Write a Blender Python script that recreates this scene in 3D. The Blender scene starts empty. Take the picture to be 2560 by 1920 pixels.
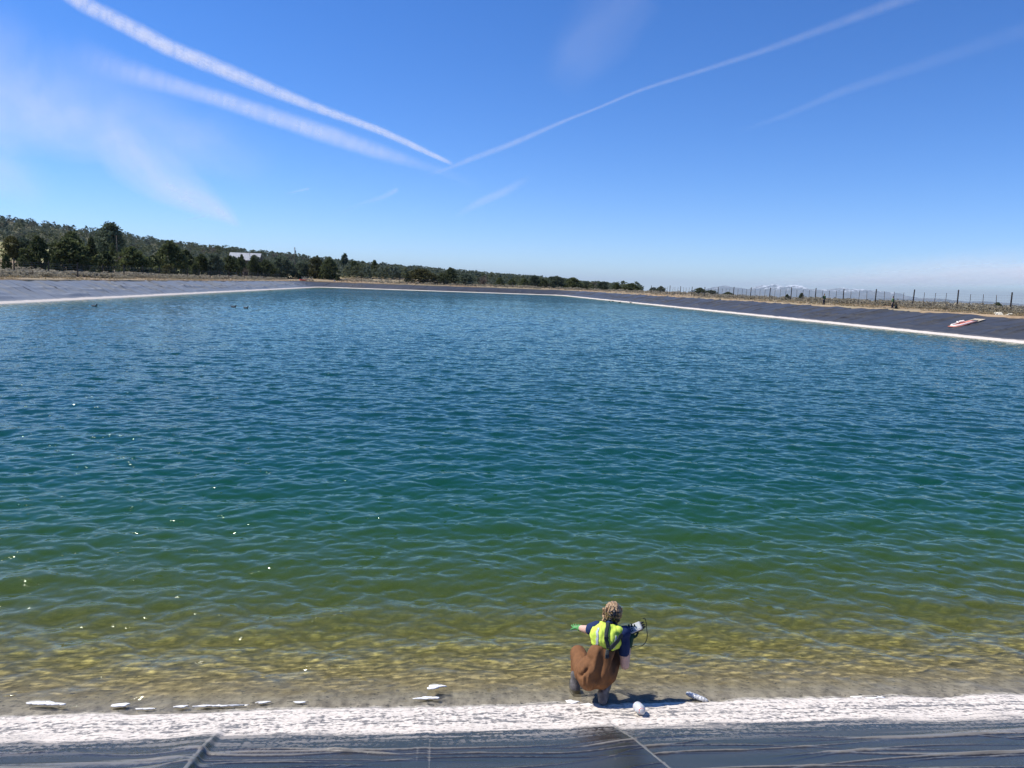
import bpy, bmesh, math, random
import numpy as np
from mathutils import Vector, Matrix, Euler
from mathutils.bvhtree import BVHTree
random.seed(7); rng = np.random.default_rng(7)
S = bpy.context.scene; COL = S.collection
R = math.radians

# ------------------------------------------------------------------ camera geometry
F_PX, EYE, ROLL, PITCH = 1850.0, 3.7, R(2.0), math.atan(248/1850.0)
_f = np.array([0, math.cos(PITCH), -math.sin(PITCH)])
_r0 = np.array([1.0, 0, 0]); _u0 = np.array([0, math.sin(PITCH), math.cos(PITCH)])
_r = _r0*math.cos(ROLL)+_u0*math.sin(ROLL); _u = -_r0*math.sin(ROLL)+_u0*math.cos(ROLL)
def ray(px, py):
    return _f+_r*((px-1280)/F_PX)+_u*((960-py)/F_PX)
def at(px, py, z=0.0):
    d = ray(px, py); t = (z-EYE)/d[2]
    return np.array([0, 0, EYE])+d*t
def hor(px):
    return 711.8+(px-1280)*0.0349
def at_dist(px, py, D):
    d = ray(px, py); d = d/d[1]
    return np.array([0, 0, EYE])+d*D

cam = bpy.data.cameras.new('camera'); camo = bpy.data.objects.new('camera', cam); COL.objects.link(camo)
cam.sensor_fit = 'HORIZONTAL'; cam.sensor_width = 36; cam.lens = 36*F_PX/2560
cam.clip_start = 0.1; cam.clip_end = 800000
M = Matrix(((_r[0], _u[0], -_f[0], 0), (_r[1], _u[1], -_f[1], 0), (_r[2], _u[2], -_f[2], EYE), (0, 0, 0, 1)))
camo.matrix_world = M
S.camera = camo

# ------------------------------------------------------------------ helpers
def tag(o, label=None, cat=None, group=None, kind=None):
    if label: o['label'] = label
    if cat: o['category'] = cat
    if group: o['group'] = group
    if kind: o['kind'] = kind
    return o
def empty(name, loc=(0, 0, 0), rz=0):
    o = bpy.data.objects.new(name, None); COL.objects.link(o)
    o.location = loc; o.rotation_euler = (0, 0, rz); o.empty_display_size = 0.2
    return o
def link_mesh(name, me, mat=None, parent=None):
    o = bpy.data.objects.new(name, me); COL.objects.link(o)
    if mat:
        me.materials.clear(); me.materials.append(mat)
    if parent is not None: o.parent = parent
    return o
def mesh_np(name, co, faces, smooth=True):
    """co (n,3) array, faces (m,k) int array, all k-gons."""
    me = bpy.data.meshes.new(name)
    co = np.asarray(co, dtype=np.float32); faces = np.asarray(faces, dtype=np.int32)
    n, m, k = len(co), len(faces), faces.shape[1]
    me.vertices.add(n); me.vertices.foreach_set('co', co.ravel())
    me.loops.add(m*k); me.loops.foreach_set('vertex_index', faces.ravel())
    me.polygons.add(m)
    me.polygons.foreach_set('loop_start', np.arange(0, m*k, k, dtype=np.int32))
    me.polygons.foreach_set('loop_total', np.full(m, k, dtype=np.int32))
    me.polygons.foreach_set('use_smooth', np.full(m, smooth, dtype=bool))
    me.update(calc_edges=True); me.validate()
    return me
def attr(me, name, vals, typ='FLOAT'):
    a = me.attributes.new(name, typ, 'POINT')
    v = np.asarray(vals, dtype=np.float32)
    a.data.foreach_set('vector' if typ == 'FLOAT_VECTOR' else 'value', v.ravel())
def grid_faces(nr, nc):
    i = np.arange(nr-1)[:, None]*nc+np.arange(nc-1)[None, :]
    return np.stack([i, i+1, i+nc+1, i+nc], -1).reshape(-1, 4)
def bm_mesh(name, bm, smooth=True):
    me = bpy.data.meshes.new(name); bm.to_mesh(me); bm.free()
    if smooth:
        me.polygons.foreach_set('use_smooth', np.ones(len(me.polygons), dtype=bool))
    return me
def box(bm, c, s, rot=None, bevel=0):
    r = bmesh.ops.create_cube(bm, size=1.0)
    vs = r['verts']; mt = Matrix.Translation(c) @ (rot.to_4x4() if rot else Matrix()) @ Matrix.Diagonal((s[0], s[1], s[2], 1))
    bmesh.ops.transform(bm, matrix=mt, verts=vs)
    if bevel:
        es = list({e for v in vs for e in v.link_edges})
        bmesh.ops.bevel(bm, geom=es, offset=bevel, segments=2, affect='EDGES', profile=0.5)
def frame_of(d):
    d = Vector(d).normalized()
    a = Vector((0, 0, 1)) if abs(d.z) < 0.9 else Vector((1, 0, 0))
    x = d.cross(a).normalized(); y = d.cross(x).normalized()
    return x, y, d
def tube(bm, pts, rad, n=10, caps=True):
    """tube through pts with radius (float or list)"""
    pts = [Vector(p) for p in pts]
    rads = rad if isinstance(rad, (list, tuple)) else [rad]*len(pts)
    rings = []; x = None
    for i, p in enumerate(pts):
        t = (pts[min(i+1, len(pts)-1)]-pts[max(i-1, 0)]).normalized()
        if x is None: x, y, _ = frame_of(t)
        else:
            x = (x-t*x.dot(t)).normalized(); y = t.cross(x)
        rings.append([bm.verts.new(p+(x*math.cos(a)+y*math.sin(a))*rads[i]) for a in [2*math.pi*k/n for k in range(n)]])
    for a, b in zip(rings, rings[1:]):
        for k in range(n): bm.faces.new((a[k], a[(k+1) % n], b[(k+1) % n], b[k]))
    if caps:
        bm.faces.new(list(reversed(rings[0]))); bm.faces.new(rings[-1])
def capsule(bm, p0, r0, p1, r1, n=14):
    """round cone with hemispherical ends (closed)"""
    p0, p1 = Vector(p0), Vector(p1); d = p1-p0
    if d.length < 1e-6: d = Vector((0, 0, 1e-4))
    x, y, d_ = frame_of(d)
    rings = []
    prof = []
    for k in range(1, 6):
        a = -math.pi/2+k*math.pi/2/5
        prof.append((p0+d_*(math.sin(a)*r0), math.cos(a)*r0))
    for k in range(0, 5):
        a = k*math.pi/2/5
        prof.append((p1+d_*(math.sin(a)*r1), math.cos(a)*r1))
    for c, r in prof:
        rings.append([bm.verts.new(c+(x*math.cos(t)+y*math.sin(t))*r) for t in [2*math.pi*k/n for k in range(n)]])
    va = bm.verts.new(p0-d_*r0); vb = bm.verts.new(p1+d_*r1)
    for k in range(n):
        bm.faces.new((va, rings[0][(k+1) % n], rings[0][k]))
        bm.faces.new((vb, rings[-1][k], rings[-1][(k+1) % n]))
    for a, b in zip(rings, rings[1:]):
        for k in range(n): bm.faces.new((a[k], a[(k+1) % n], b[(k+1) % n], b[k]))
def ellipsoid(bm, c, r, rot=(0, 0, 0), seg=20):
    q = bmesh.ops.create_uvsphere(bm, u_segments=seg, v_segments=max(8, seg//2), radius=1.0)
    mt = Matrix.Translation(c) @ Euler(rot).to_matrix().to_4x4() @ Matrix.Diagonal((r[0], r[1], r[2], 1))
    bmesh.ops.transform(bm, matrix=mt, verts=q['verts'])
def remesh(name, bm, voxel=0.01, smooth=4, factor=0.5):
    me = bm_mesh(name, bm); o = bpy.data.objects.new(name, me); COL.objects.link(o)
    m = o.modifiers.new('r', 'REMESH'); m.mode = 'VOXEL'; m.voxel_size = voxel
    if smooth:
        s = o.modifiers.new('s', 'SMOOTH'); s.iterations = smooth; s.factor = factor
    dg = bpy.context.evaluated_depsgraph_get(); dg.update()
    me2 = bpy.data.meshes.new_from_object(o.evaluated_get(dg))
    me2.name = name
    me2.polygons.foreach_set('use_smooth', np.ones(len(me2.polygons), dtype=bool))
    bpy.data.objects.remove(o); bpy.data.meshes.remove(me)
    return me2
def verts_np(me):
    a = np.empty(len(me.vertices)*3, dtype=np.float32); me.vertices.foreach_get('co', a); return a.reshape(-1, 3)
def copy_tree(o, parent=None):
    c = o.copy(); COL.objects.link(c)
    if parent is not None: c.parent = parent
    for ch in list(o.children): copy_tree(ch, c)
    return c

# node helpers -------------------------------------------------------
class NT:
    def __init__(s, mat_or_world):
        mat_or_world.use_nodes = True; s.t = mat_or_world.node_tree; s.t.nodes.clear()
    def n(s, typ, ins=None, **kw):
        nd = s.t.nodes.new(typ)
        for k, v in kw.items(): setattr(nd, k, v)
        for k, v in (ins or {}).items():
            sock = nd.inputs[k]
            if isinstance(v, bpy.types.NodeSocket): s.t.links.new(v, sock)
            elif isinstance(v, bpy.types.Node): s.t.links.new(v.outputs[0], sock)
            else:
                if isinstance(v, tuple) and len(v) == 3 and sock.type == 'RGBA': v = (*v, 1)
                sock.default_value = v
        return nd
    def math(s, op, a, b=0.0, clamp=False):
        return s.n('ShaderNodeMath', {0: a, 1: b}, operation=op, use_clamp=clamp).outputs[0]
    def vmath(s, op, a, b=(0, 0, 0)):
        return s.n('ShaderNodeVectorMath', {0: a, 1: b}, operation=op).outputs[0]
    def mapr(s, v, a, b, c=0.0, d=1.0, interp='SMOOTHSTEP'):
        return s.n('ShaderNodeMapRange', {0: v, 1: a, 2: b, 3: c, 4: d}, interpolation_type=interp).outputs[0]
    def mix(s, fac, a, b, blend='MIX'):
        nd = s.t.nodes.new('ShaderNodeMix'); nd.data_type = 'RGBA'; nd.blend_type = blend
        for idx, v in ((0, fac), (6, a), (7, b)):
            sock = nd.inputs[idx]
            if isinstance(v, bpy.types.NodeSocket): s.t.links.new(v, sock)
            else:
                if isinstance(v, tuple) and len(v) == 3: v = (*v, 1)
                if idx and isinstance(v, (int, float)): v = (v, v, v, 1)
                sock.default_value = v
        return nd.outputs[2]
    def noise(s, vec, scale, detail=3.0, rough=0.55, out=0, **kw):
        return s.n('ShaderNodeTexNoise', {'Vector': vec, 'Scale': scale, 'Detail': detail, 'Roughness': rough, **kw}).outputs[out]
    def mapping(s, vec, scale=(1, 1, 1), loc=(0, 0, 0), rot=(0, 0, 0)):
        return s.n('ShaderNodeMapping', {'Vector': vec, 'Scale': scale, 'Location': loc, 'Rotation': rot}).outputs[0]
    def ramp(s, fac, stops, interp='LINEAR'):
        nd = s.n('ShaderNodeValToRGB', {0: fac}); cr = nd.color_ramp; cr.interpolation = interp
        while len(cr.elements) < len(stops): cr.elements.new(0.5)
        for e, (p, c) in zip(cr.elements, stops):
            e.position = p; e.color = (*c, 1) if len(c) == 3 else c
        return nd.outputs[0]
    def attr(s, name, out=2):
        return s.n('ShaderNodeAttribute', attribute_name=name).outputs[out]
    def bump(s, h, strength=0.3, dist=0.05, normal=None):
        ins = {'Height': h, 'Strength': strength, 'Distance': dist}
        if normal is not None: ins['Normal'] = normal
        return s.n('ShaderNodeBump', ins).outputs[0]
    def out(s, surf=None, vol=None):
        o = s.t.nodes.new('ShaderNodeOutputMaterial')
        if surf is not None: s.t.links.new(surf.outputs[0] if isinstance(surf, bpy.types.Node) else surf, o.inputs[0])
        if vol is not None: s.t.links.new(vol.outputs[0], o.inputs[1])
def material(name):
    m = bpy.data.materials.new(name); return m, NT(m)
def simple(name, col, rough=0.6, var=0.15, scale=20.0, metallic=0.0, bump=0.0, spec=0.5, detail=3.0, col2=None, **kw):
    m, t = material(name)
    co = t.n('ShaderNodeTexCoord').outputs['Object']
    nz = t.noise(co, scale, detail)
    c2 = col2 or tuple(min(1, c*(1+2.2*var)) for c in col); c1 = tuple(c*(1-1.2*var) for c in col)
    c = t.mix(t.mapr(nz, 0.3, 0.7), c1, c2)
    ins = {'Base Color': c, 'Roughness': rough, 'Metallic': metallic, 'Specular IOR Level': spec}
    if bump: ins['Normal'] = t.bump(nz, 0.6, bump)
    ins.update(kw)
    t.out(t.n('ShaderNodeBsdfPrincipled', ins))
    return m

# ------------------------------------------------------------------ light
SUN_EL, SUN_AZ = R(52), R(-75)          # azimuth from +Y towards +X
sdir = Vector((math.sin(SUN_AZ)*math.cos(SUN_EL), math.cos(SUN_AZ)*math.cos(SUN_EL), math.sin(SUN_EL)))
sun = bpy.data.lights.new('sun', 'SUN'); sun.energy = 5.0; sun.angle = R(0.53); sun.color = (1.0, 0.94, 0.85)
suno = bpy.data.objects.new('sun', sun); COL.objects.link(suno)
suno.rotation_euler = sdir.to_track_quat('Z', 'Y').to_euler(); suno.location = (-30, 10, 40)

W = bpy.data.worlds.new('World'); S.world = W
wt = NT(W)
sky = wt.n('ShaderNodeTexSky', sky_type='NISHITA', sun_disc=False, sun_elevation=SUN_EL, sun_rotation=SUN_AZ % (2*math.pi),
           altitude=1900.0, air_density=1.0, dust_density=0.0, ozone_density=3.0)
hs = wt.n('ShaderNodeHueSaturation', {'Hue': 0.5, 'Saturation': 1.25, 'Value': 1.0, 'Color': sky.outputs[0]})
tn_ = wt.mix(1.0, hs.outputs[0], (.77, .92, 1.23), 'MULTIPLY')
bg = wt.n('ShaderNodeBackground', {'Color': tn_, 'Strength': 0.118})
wo = wt.t.nodes.new('ShaderNodeOutputWorld'); wt.t.links.new(bg.outputs[0], wo.inputs[0])

S.view_settings.view_transform = 'Standard'; S.view_settings.look = 'None'
S.view_settings.exposure = 0.19; S.view_settings.gamma = 1.0
S.cycles.use_denoising = True; S.cycles.denoising_prefilter = 'ACCURATE'; S.cycles.pixel_filter_type = 'BLACKMAN_HARRIS'; S.cycles.filter_width = 1.45
S.cycles.max_bounces = 8; S.cycles.transparent_max_bounces = 24; S.cycles.diffuse_bounces = 3
S.cycles.glossy_bounces = 3; S.cycles.transmission_bounces = 6; S.cycles.volume_bounces = 0
S.cycles.sample_clamp_indirect = 6.0; S.cycles.sample_clamp_direct = 0.0
S.cycles.caustics_reflective = False; S.cycles.caustics_refractive = False; S.cycles.use_adaptive_sampling = False
USE_HAZE=True
# ------------------------------------------------------------------ pond outline (signed distance, d>0 on the banks)
CN = []   # (normal, offset)
def edge(p, q, outside):
    p, q = np.array(p, float), np.array(q, float); t = (q-p)/np.linalg.norm(q-p); n = np.array([t[1], -t[0]])
    if (np.array(outside)-p) @ n < 0: n = -n
    CN.append((n, float(n @ p)))
edge((-51.7, 74.6), (-79.6, 303.8), (-200, 100))      # left bank
edge((46.4, 67.5), (18.6, 308.5), (200, 100))         # right bank
edge((-4.18, 5.72), (4.99, 6.64), (0, -50))           # near bank
edge((-79.6, 302.5), (18.6, 307.5), (0, 600))         # far bank
KS = 2.6
def sdf(x, y):
    ds = np.stack([n[0]*x+n[1]*y-c for n, c in CN], 0)
    m = ds.max(0)
    return m+KS*np.log(np.exp((ds-m)/KS).sum(0))
def sdf1(x, y): return float(sdf(np.array([x], float), np.array([y], float))[0])
SLOPE, CREST_D, CREST_Z = 0.30, 7.3, 2.2
def pos_at(px, d, far=True):
    """ground point on the viewing azimuth of pixel column px whose distance from the waterline is d (beyond the pond)"""
    t = (px-1280)/F_PX/math.cos(PITCH)*1.0
    lo, hi = 30.0, 3000.0
    for _ in range(60):
        mid = (lo+hi)/2
        if sdf1(t*mid, mid) > d: hi = mid
        else: lo = mid
    return t*lo, lo

_SK = [(0, 540), (60, 548), (115, 556), (160, 562), (250, 574), (350, 588), (450, 606), (600, 622), (750, 638), (850, 650), (950, 660), (1100, 674), (1250, 688), (1350, 694), (1400, 697), (1500, 708), (1600, 716)]
_hx, _hy = [], []
for p_, s_ in _SK:
    x_, y_ = pos_at(p_, 447); _hx.append(math.degrees(math.atan2(x_, y_))); _hy.append((hor(p_)-s_)/F_PX*y_+1.0-4.3)
_hx = np.array([-180, -120, -60]+_hx+[15, 20, 35, 60, 120, 180.])
_hy = np.array([0, 18, 42]+_hy+[-6, -10, -14, -14, -8, 0.])
def vnoise(x, y, s, seed=0):
    """cheap smooth value noise"""
    x = x/s; y = y/s; xi = np.floor(x); yi = np.floor(y); fx = x-xi; fy = y-yi
    fx = fx*fx*(3-2*fx); fy = fy*fy*(3-2*fy)
    def h(a, b):
        v = np.sin(a*127.1+b*311.7+seed*74.7)*43758.5453
        return v-np.floor(v)
    return (h(xi, yi)*(1-fx)+h(xi+1, yi)*fx)*(1-fy)+(h(xi, yi+1)*(1-fx)+h(xi+1, yi+1)*fx)*fy
def terrain(x, y, d=None):
    x = np.asarray(x, float); y = np.asarray(y, float)
    if d is None: d = sdf(x, y)
    az = np.degrees(np.arctan2(x, y)); H = np.interp(az, _hx, _hy)
    z = CREST_Z+np.clip(d-CREST_D, 0, 9)*0.035
    q = np.clip((d-17)/430, 0, 1)**1.15
    z = z+H*q
    z = z-np.clip(d-520, 0, 24000)*0.0125
    # a low rocky mound just outside the far left corner
    z = z+1.9*np.exp(-(((x+62)/30)**2+((y-352)/22)**2))
    amp = np.clip((d-9)/30, 0, 1)
    z = z+amp*((vnoise(x, y, 23, 1)-.5)*1.2+(vnoise(x, y, 7, 2)-.5)*0.4)
    z = z+np.clip((d-CREST_D)/1.5, 0, 1)*((vnoise(x, y, 1.9, 3)-.5)*0.12+(vnoise(x, y, 0.8, 5)-.5)*0.06)
    return z
def tz(x, y): return float(terrain(np.array([x]), np.array([y]))[0])

# shoreline samples
def shoreline(metric_len, metric_ang, nmax=40000, near=None):
    c = np.array([-15., 150.]); th = np.linspace(0, 2*math.pi, nmax, endpoint=False)
    # refine angles towards the near shore by arc length afterwards
    lo = np.zeros(nmax); hi = np.full(nmax, 400.0)
    dx, dy = np.sin(th), np.cos(th)
    for _ in range(50):
        m = (lo+hi)/2; v = sdf(c[0]+dx*m, c[1]+dy*m) > 0
        hi = np.where(v, m, hi); lo = np.where(v, lo, m)
    x = c[0]+dx*lo; y = c[1]+dy*lo
    e = 0.01
    gx = (sdf(x+e, y)-sdf(x-e, y)); gy = (sdf(x, y+e)-sdf(x, y-e)); g = np.hypot(gx, gy)
    nx, ny = gx/g, gy/g
    s = np.concatenate([[0], np.cumsum(np.hypot(np.diff(x), np.diff(y)))])
    ang = np.concatenate([[0], np.cumsum(np.abs(np.diff(np.unwrap(np.arctan2(ny, nx)))))])
    return x, y, nx, ny, s, ang
SX, SY, SNX, SNY, SSS, SANG = shoreline(1, 1)
def resample(step_len, step_ang, sel=None):
    x, y, nx, ny, s, a = SX, SY, SNX, SNY, SSS, SANG
    met = s/step_len+a/step_ang
    n = int(met[-1])+1
    q = np.linspace(met[0], met[-1], n)
    i = lambda v: np.interp(q, met, v)
    X, Y, NX, NY, SS = i(x), i(y), i(nx), i(ny), i(s)
    g = np.hypot(NX, NY)
    return X, Y, NX/g, NY/g, SS

# ------------------------------------------------------------------ ground
m_ground, t = material('dry_ground')
geo = t.n('ShaderNodeNewGeometry').outputs['Position']
dA = t.attr('d')
n1 = t.noise(geo, 0.05, 5); n2 = t.noise(geo, 0.6, 5); n3 = t.noise(geo, 0.008, 4)
soil = t.mix(t.mapr(n2, .35, .65), (.24, .165, .10), (.36, .27, .175))
soil = t.mix(t.mapr(n1, .42, .62), soil, (.30, .25, .165))
grass = t.mix(t.mapr(n2, .3, .7), (.13, .13, .055), (.24, .22, .095))
near = t.mapr(dA, 20, 60)
gx = t.n('ShaderNodeSeparateXYZ', {0: geo}).outputs[0]; meadow = t.math('MULTIPLY', t.mapr(gx, -112, -135), t.mapr(dA, 172, 150))
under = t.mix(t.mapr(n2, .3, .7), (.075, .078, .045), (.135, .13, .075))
c = t.mix(t.math('MULTIPLY', near, t.mapr(n3, .44, .58)), soil, grass)
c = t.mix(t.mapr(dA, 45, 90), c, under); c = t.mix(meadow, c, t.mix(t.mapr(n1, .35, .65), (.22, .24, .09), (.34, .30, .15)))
far = t.mapr(dA, 500, 3000)
c = t.mix(far, c, t.mix(t.mapr(t.noise(geo, 0.0006, 6), .4, .6), (.07, .075, .04), (.17, .13, .09)))
pb = t.n('ShaderNodeBsdfPrincipled', {'Base Color': c, 'Roughness': 0.95, 'Specular IOR Level': 0.1, 'Normal': t.bump(n2, 0.6, 0.3)})
t.out(pb)
def build_ground():
    X, Y, NX, NY, SS = resample(1.0, 0.0035)
    rows = [6.95, 7.12, 7.3, 7.5, 7.8, 8.2, 8.7, 9.3, 10, 10.8, 11.7, 12.6, 13.5, 14.5, 15.5, 16.5, 17.5, 18.5]
    while rows[-1] < 90000: rows.append(rows[-1]*1.055)
    rows = np.array(rows)
    jit = np.interp(rows, [6.9, 7.3, 9], [0.28, 0.28, 0])
    wob = (vnoise(SS, SS*0, 1.3, 9)-.5)+(vnoise(SS, SS*0, 0.7, 4)-.5)*.6
    D = rows[:, None]+jit[:, None]*wob[None, :]
    px = X[None]+NX[None]*D; py = Y[None]+NY[None]*D
    z = terrain(px.ravel(), py.ravel()).reshape(px.shape)
    z[0] = SLOPE*6.95-0.12; z[1] += .05; z[2] += 0.10+0.08*(wob); z[3] += .05
    co = np.stack([px, py, z], -1).reshape(-1, 3)
    me = mesh_np('ground', co, grid_faces(len(rows), len(X))[:, ::-1])
    attr(me, 'd', sdf(px.ravel(), py.ravel()))
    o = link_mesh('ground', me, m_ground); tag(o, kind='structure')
build_ground()

# ------------------------------------------------------------------ liner and pond bottom
def wrinkle_field(s, d, seed, n, smin, smax, dmin, dmax, length, width, height, tilt):
    """ridges running roughly along the shore; returns heights for arrays s,d"""
    r = random.Random(seed); h = np.zeros_like(s)
    for _ in range(n):
        c = r.uniform(smin, smax); e = r.uniform(dmin, dmax); L = r.uniform(*length); w = r.uniform(*width); a = r.uniform(*height)
        k = r.gauss(0, tilt); b = r.uniform(-.25, .25)/L
        u = s-c; m = np.abs(u) < L
        if not m.any(): continue
        uu = u[m]; dd = d[m]-(e+k*uu+b*uu*uu)
        h[m] += a*np.exp(-(dd/w)**2)*np.cos(np.clip(uu/L, -1, 1)*math.pi/2)**1.5
    return h
def fold(s, d, p, q, w1, w2, h, sharp=1.0):
    """asymmetric fold along the segment p-q in (s,d): gentle on one side, steep on the other"""
    p, q = np.array(p), np.array(q); L = np.linalg.norm(q-p); t = (q-p)/L; n = np.array([-t[1], t[0]])
    u = (s-p[0])*t[0]+(d-p[1])*t[1]; v = (s-p[0])*n[0]+(d-p[1])*n[1]
    g = np.clip(u/L, 0, 1.3); env = np.clip(u/L*1.6, 0, 1)**sharp*np.where(u > 0, 1, 0)
    return h*env*np.where(v > 0, np.exp(-(v/w1)**2), np.exp(-(v/w2)**2))
NEAR_S = None
def build_liner():
    # arc coordinate measured along the near shore from the camera's foot point, positive to the right
    tn = np.array([4.99+4.18, 6.64-5.72]); tn /= np.linalg.norm(tn); nn = np.array([tn[1], -tn[0]])
    p0 = np.array([0.1, 6.15])
    # near panel: straight piece of shore, dense
    s = np.concatenate([np.arange(-11, -4.8, .05), np.arange(-4.8, 5.6, .011), np.arange(5.6, 11.01, .05)]); d = np.concatenate([np.arange(-14, -3, .5), np.arange(-3, -1.0, .08), np.arange(-1.0, .80, 0.02), np.arange(.80, 1.9, .008), np.arange(1.9, 7.45, 0.25)])
    sg, dg = np.meshgrid(s, d)
    x = p0[0]+tn[0]*sg+nn[0]*dg; y = p0[1]+tn[1]*sg+nn[1]*dg
    z = SLOPE*dg
    dry = np.clip((dg-.75)/.25, 0, 1)
    h = wrinkle_field(sg, dg, 3, 150, -11, 11, .95, 2.2, (.5, 2.4), (.009, .022), (.005, .015), .07)
    h += wrinkle_field(sg, dg, 5, 26, -11, 11, .9, 3.0, (1.0, 3.0), (.05, .12), (.004, .013), .05)
    h += wrinkle_field(sg, dg, 8, 14, -6.2, -2.2, .9, 2.6, (.3, .8), (.02, .045), (.006, .014), .25)
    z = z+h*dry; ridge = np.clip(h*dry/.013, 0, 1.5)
    wet = np.clip((.9-dg)/.3, 0, 1)
    z = z+wet*((vnoise(sg, dg, .45, 11)-.5)*.02+(vnoise(sg, dg, .12, 12)-.5)*.012+(vnoise(sg, dg, .05, 13)-.5)*.006)
    # two big folds running up the slope, and the welded panel seam
    z = z+fold(sg, dg, F_A[0], F_A[1], .36, .028, .062)
    z = z+fold(sg, dg, F_B[0], F_B[1], .26, .028, .050)
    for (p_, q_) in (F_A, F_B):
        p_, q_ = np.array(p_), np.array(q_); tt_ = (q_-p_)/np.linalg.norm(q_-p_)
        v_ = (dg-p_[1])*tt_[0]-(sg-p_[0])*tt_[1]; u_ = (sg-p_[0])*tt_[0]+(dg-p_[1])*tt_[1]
        ridge = ridge+1.5*np.exp(-((v_-.006)/.011)**2)*np.clip(u_/.15, 0, 1)  # sun catching each fold's edge, painted as a pale line
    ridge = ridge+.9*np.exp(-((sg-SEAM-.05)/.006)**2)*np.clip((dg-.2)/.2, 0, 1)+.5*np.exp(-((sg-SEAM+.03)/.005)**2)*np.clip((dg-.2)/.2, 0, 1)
    z = z+.006*np.exp(-((sg-SEAM)/.07)**4)*np.clip((dg+.6)/.2, 0, 1)
    co1 = np.stack([x, y, z], -1).reshape(-1, 3); f1 = grid_faces(len(d), len(s))
    a1 = np.stack([sg, dg, 0*sg], -1).reshape(-1, 3)
    # remaining banks
    X, Y, NX, NY, SS = resample(0.2, 0.02)
    sl = (X-p0[0])*tn[0]+(Y-p0[1])*tn[1]; dn = (X-p0[0])*nn[0]+(Y-p0[1])*nn[1]
    keep = ~((np.abs(sl) < 10.9) & (np.abs(dn) < 3.0))
    # rotate so the gap is at the ends
    k0 = int(np.argmax(~keep)); idx = np.roll(np.arange(len(X)), -k0); idx = idx[keep[idx]]
    X, Y, NX, NY, SS = X[idx], Y[idx], NX[idx], NY[idx], SS[idx]
    d2 = np.concatenate([np.arange(-14, -2, 1.0), np.arange(-2, 7.5, .25)])
    D = d2[:, None]+0*X[None]; sg2 = SS[None]+0*D
    z2 = SLOPE*D
    r = random.Random(4); h2 = np.zeros_like(z2); pos = 0.0
    while pos < SSS[-1]:
        pos += r.uniform(1.2, 4.2); k = r.uniform(.15, .75); w = r.uniform(.10, .22); a = r.uniform(.08, .20)
        e0 = r.uniform(.9, 2.5); e1 = r.uniform(4, 8)
        m = np.abs(sg2[0]-pos) < 9
        u = sg2[:, m]-pos-k*(D[:, m]-3)
        h2[:, m] += a*np.exp(-(u/w)**2)*np.clip((D[:, m]-e0)/.8, 0, 1)*np.clip((e1-D[:, m])/.8, 0, 1)
    h2 += (vnoise(sg2, D, 2.2, 21)-.5)*.16*np.clip(D-.8, 0, 1)
    h2 += wrinkle_field(sg2, D, 9, 420, 0, SSS[-1], 1.5, 4.5, (3, 9), (.2, .4), (.05, .13), .04)
    z2 = z2+h2
    co2 = np.stack([X[None]+NX[None]*D, Y[None]+NY[None]*D, z2], -1).reshape(-1, 3); f2 = grid_faces(len(d2), len(X))
    a2 = np.stack([sg2+40, D, 0*D+1], -1).reshape(-1, 3)
    co = np.concatenate([co1, co2]); n1 = len(co1)
    f = np.concatenate([f1[:, ::-1] if False else f1, f2+n1])
    me = mesh_np('pond_liner', co, f)
    # make every face look up
    nz = np.empty(len(me.polygons)*3, dtype=np.float32); me.polygons.foreach_get('normal', nz)
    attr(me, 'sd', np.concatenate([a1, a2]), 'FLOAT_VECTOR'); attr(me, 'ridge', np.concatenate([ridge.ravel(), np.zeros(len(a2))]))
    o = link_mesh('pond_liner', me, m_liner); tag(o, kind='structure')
    return o
def sd_of(px, py):
    """pixel on the near slope -> (s,d)"""
    tn = np.array([4.99+4.18, 6.64-5.72]); tn /= np.linalg.norm(tn); nn = np.array([tn[1], -tn[0]])
    p0 = np.array([0.1, 6.15]); r = ray(px, py); o = np.array([0, 0, EYE])
    # z = SLOPE*((x,y)-p0).nn
    a = r[2]-SLOPE*(r[:2] @ nn); b = SLOPE*((o[:2]-p0) @ nn)-EYE
    t = b/a; p = o+r*t
    return float((p[:2]-p0) @ tn), float((p[:2]-p0) @ nn), p
F_A = (sd_of(1500, 1793)[:2], sd_of(1650, 1920)[:2])
F_B = (sd_of(560, 1815)[:2], sd_of(478, 1922)[:2])
SEAM = sd_of(1058, 1830)[0]

m_liner, t = material('liner_sheet')
sd = t.attr('sd', 1)
sep = t.n('ShaderNodeSeparateXYZ', {0: sd}); s_, d_ = sep.outputs[0], sep.outputs[1]
sheet = t.mapping(sd, (0.35, 2.0, 1.0))
nA = t.noise(sheet, 1.6, 6, .6); nB = t.noise(sd, 22, 5, .65); nC = t.noise(t.mapping(sd, (1.1, 4.2, 1)), 4.2, 7, .7); nD = t.noise(sd, 140, 3, .6)
base = t.mix(t.mapr(nA, .38, .68), (.020, .0205, .022), (.044, .044, .045))
base = t.mix(t.math('MULTIPLY', t.mapr(nD, .62, .75), .5), base, (.16, .15, .14))           # specks of dust
gp = t.n('ShaderNodeSeparateXYZ', {0: t.n('ShaderNodeNewGeometry').outputs['Position']})
glare = t.math('MULTIPLY', t.mapr(gp.outputs[0], -25, -48), t.mapr(gp.outputs[1], 330, 250))      # sun glare on the left bank, put into its base colour
base = t.mix(t.math('MULTIPLY', glare, .85), base, t.mix(nA, (.19, .20, .195), (.28, .295, .285)))
farb = t.math('MULTIPLY', sep.outputs[2], t.math('SUBTRACT', 1.0, glare))
base = t.mix(t.math('MULTIPLY', farb, .6), base, t.mix(nA, (.045, .047, .046), (.078, .079, .076)))
wv = t.math('ADD', t.math('MULTIPLY', s_, .435), t.math('ADD', t.math('MULTIPLY', d_, -.22), t.math('MULTIPLY', t.noise(sd, .12, 2), 1.6)))
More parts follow.
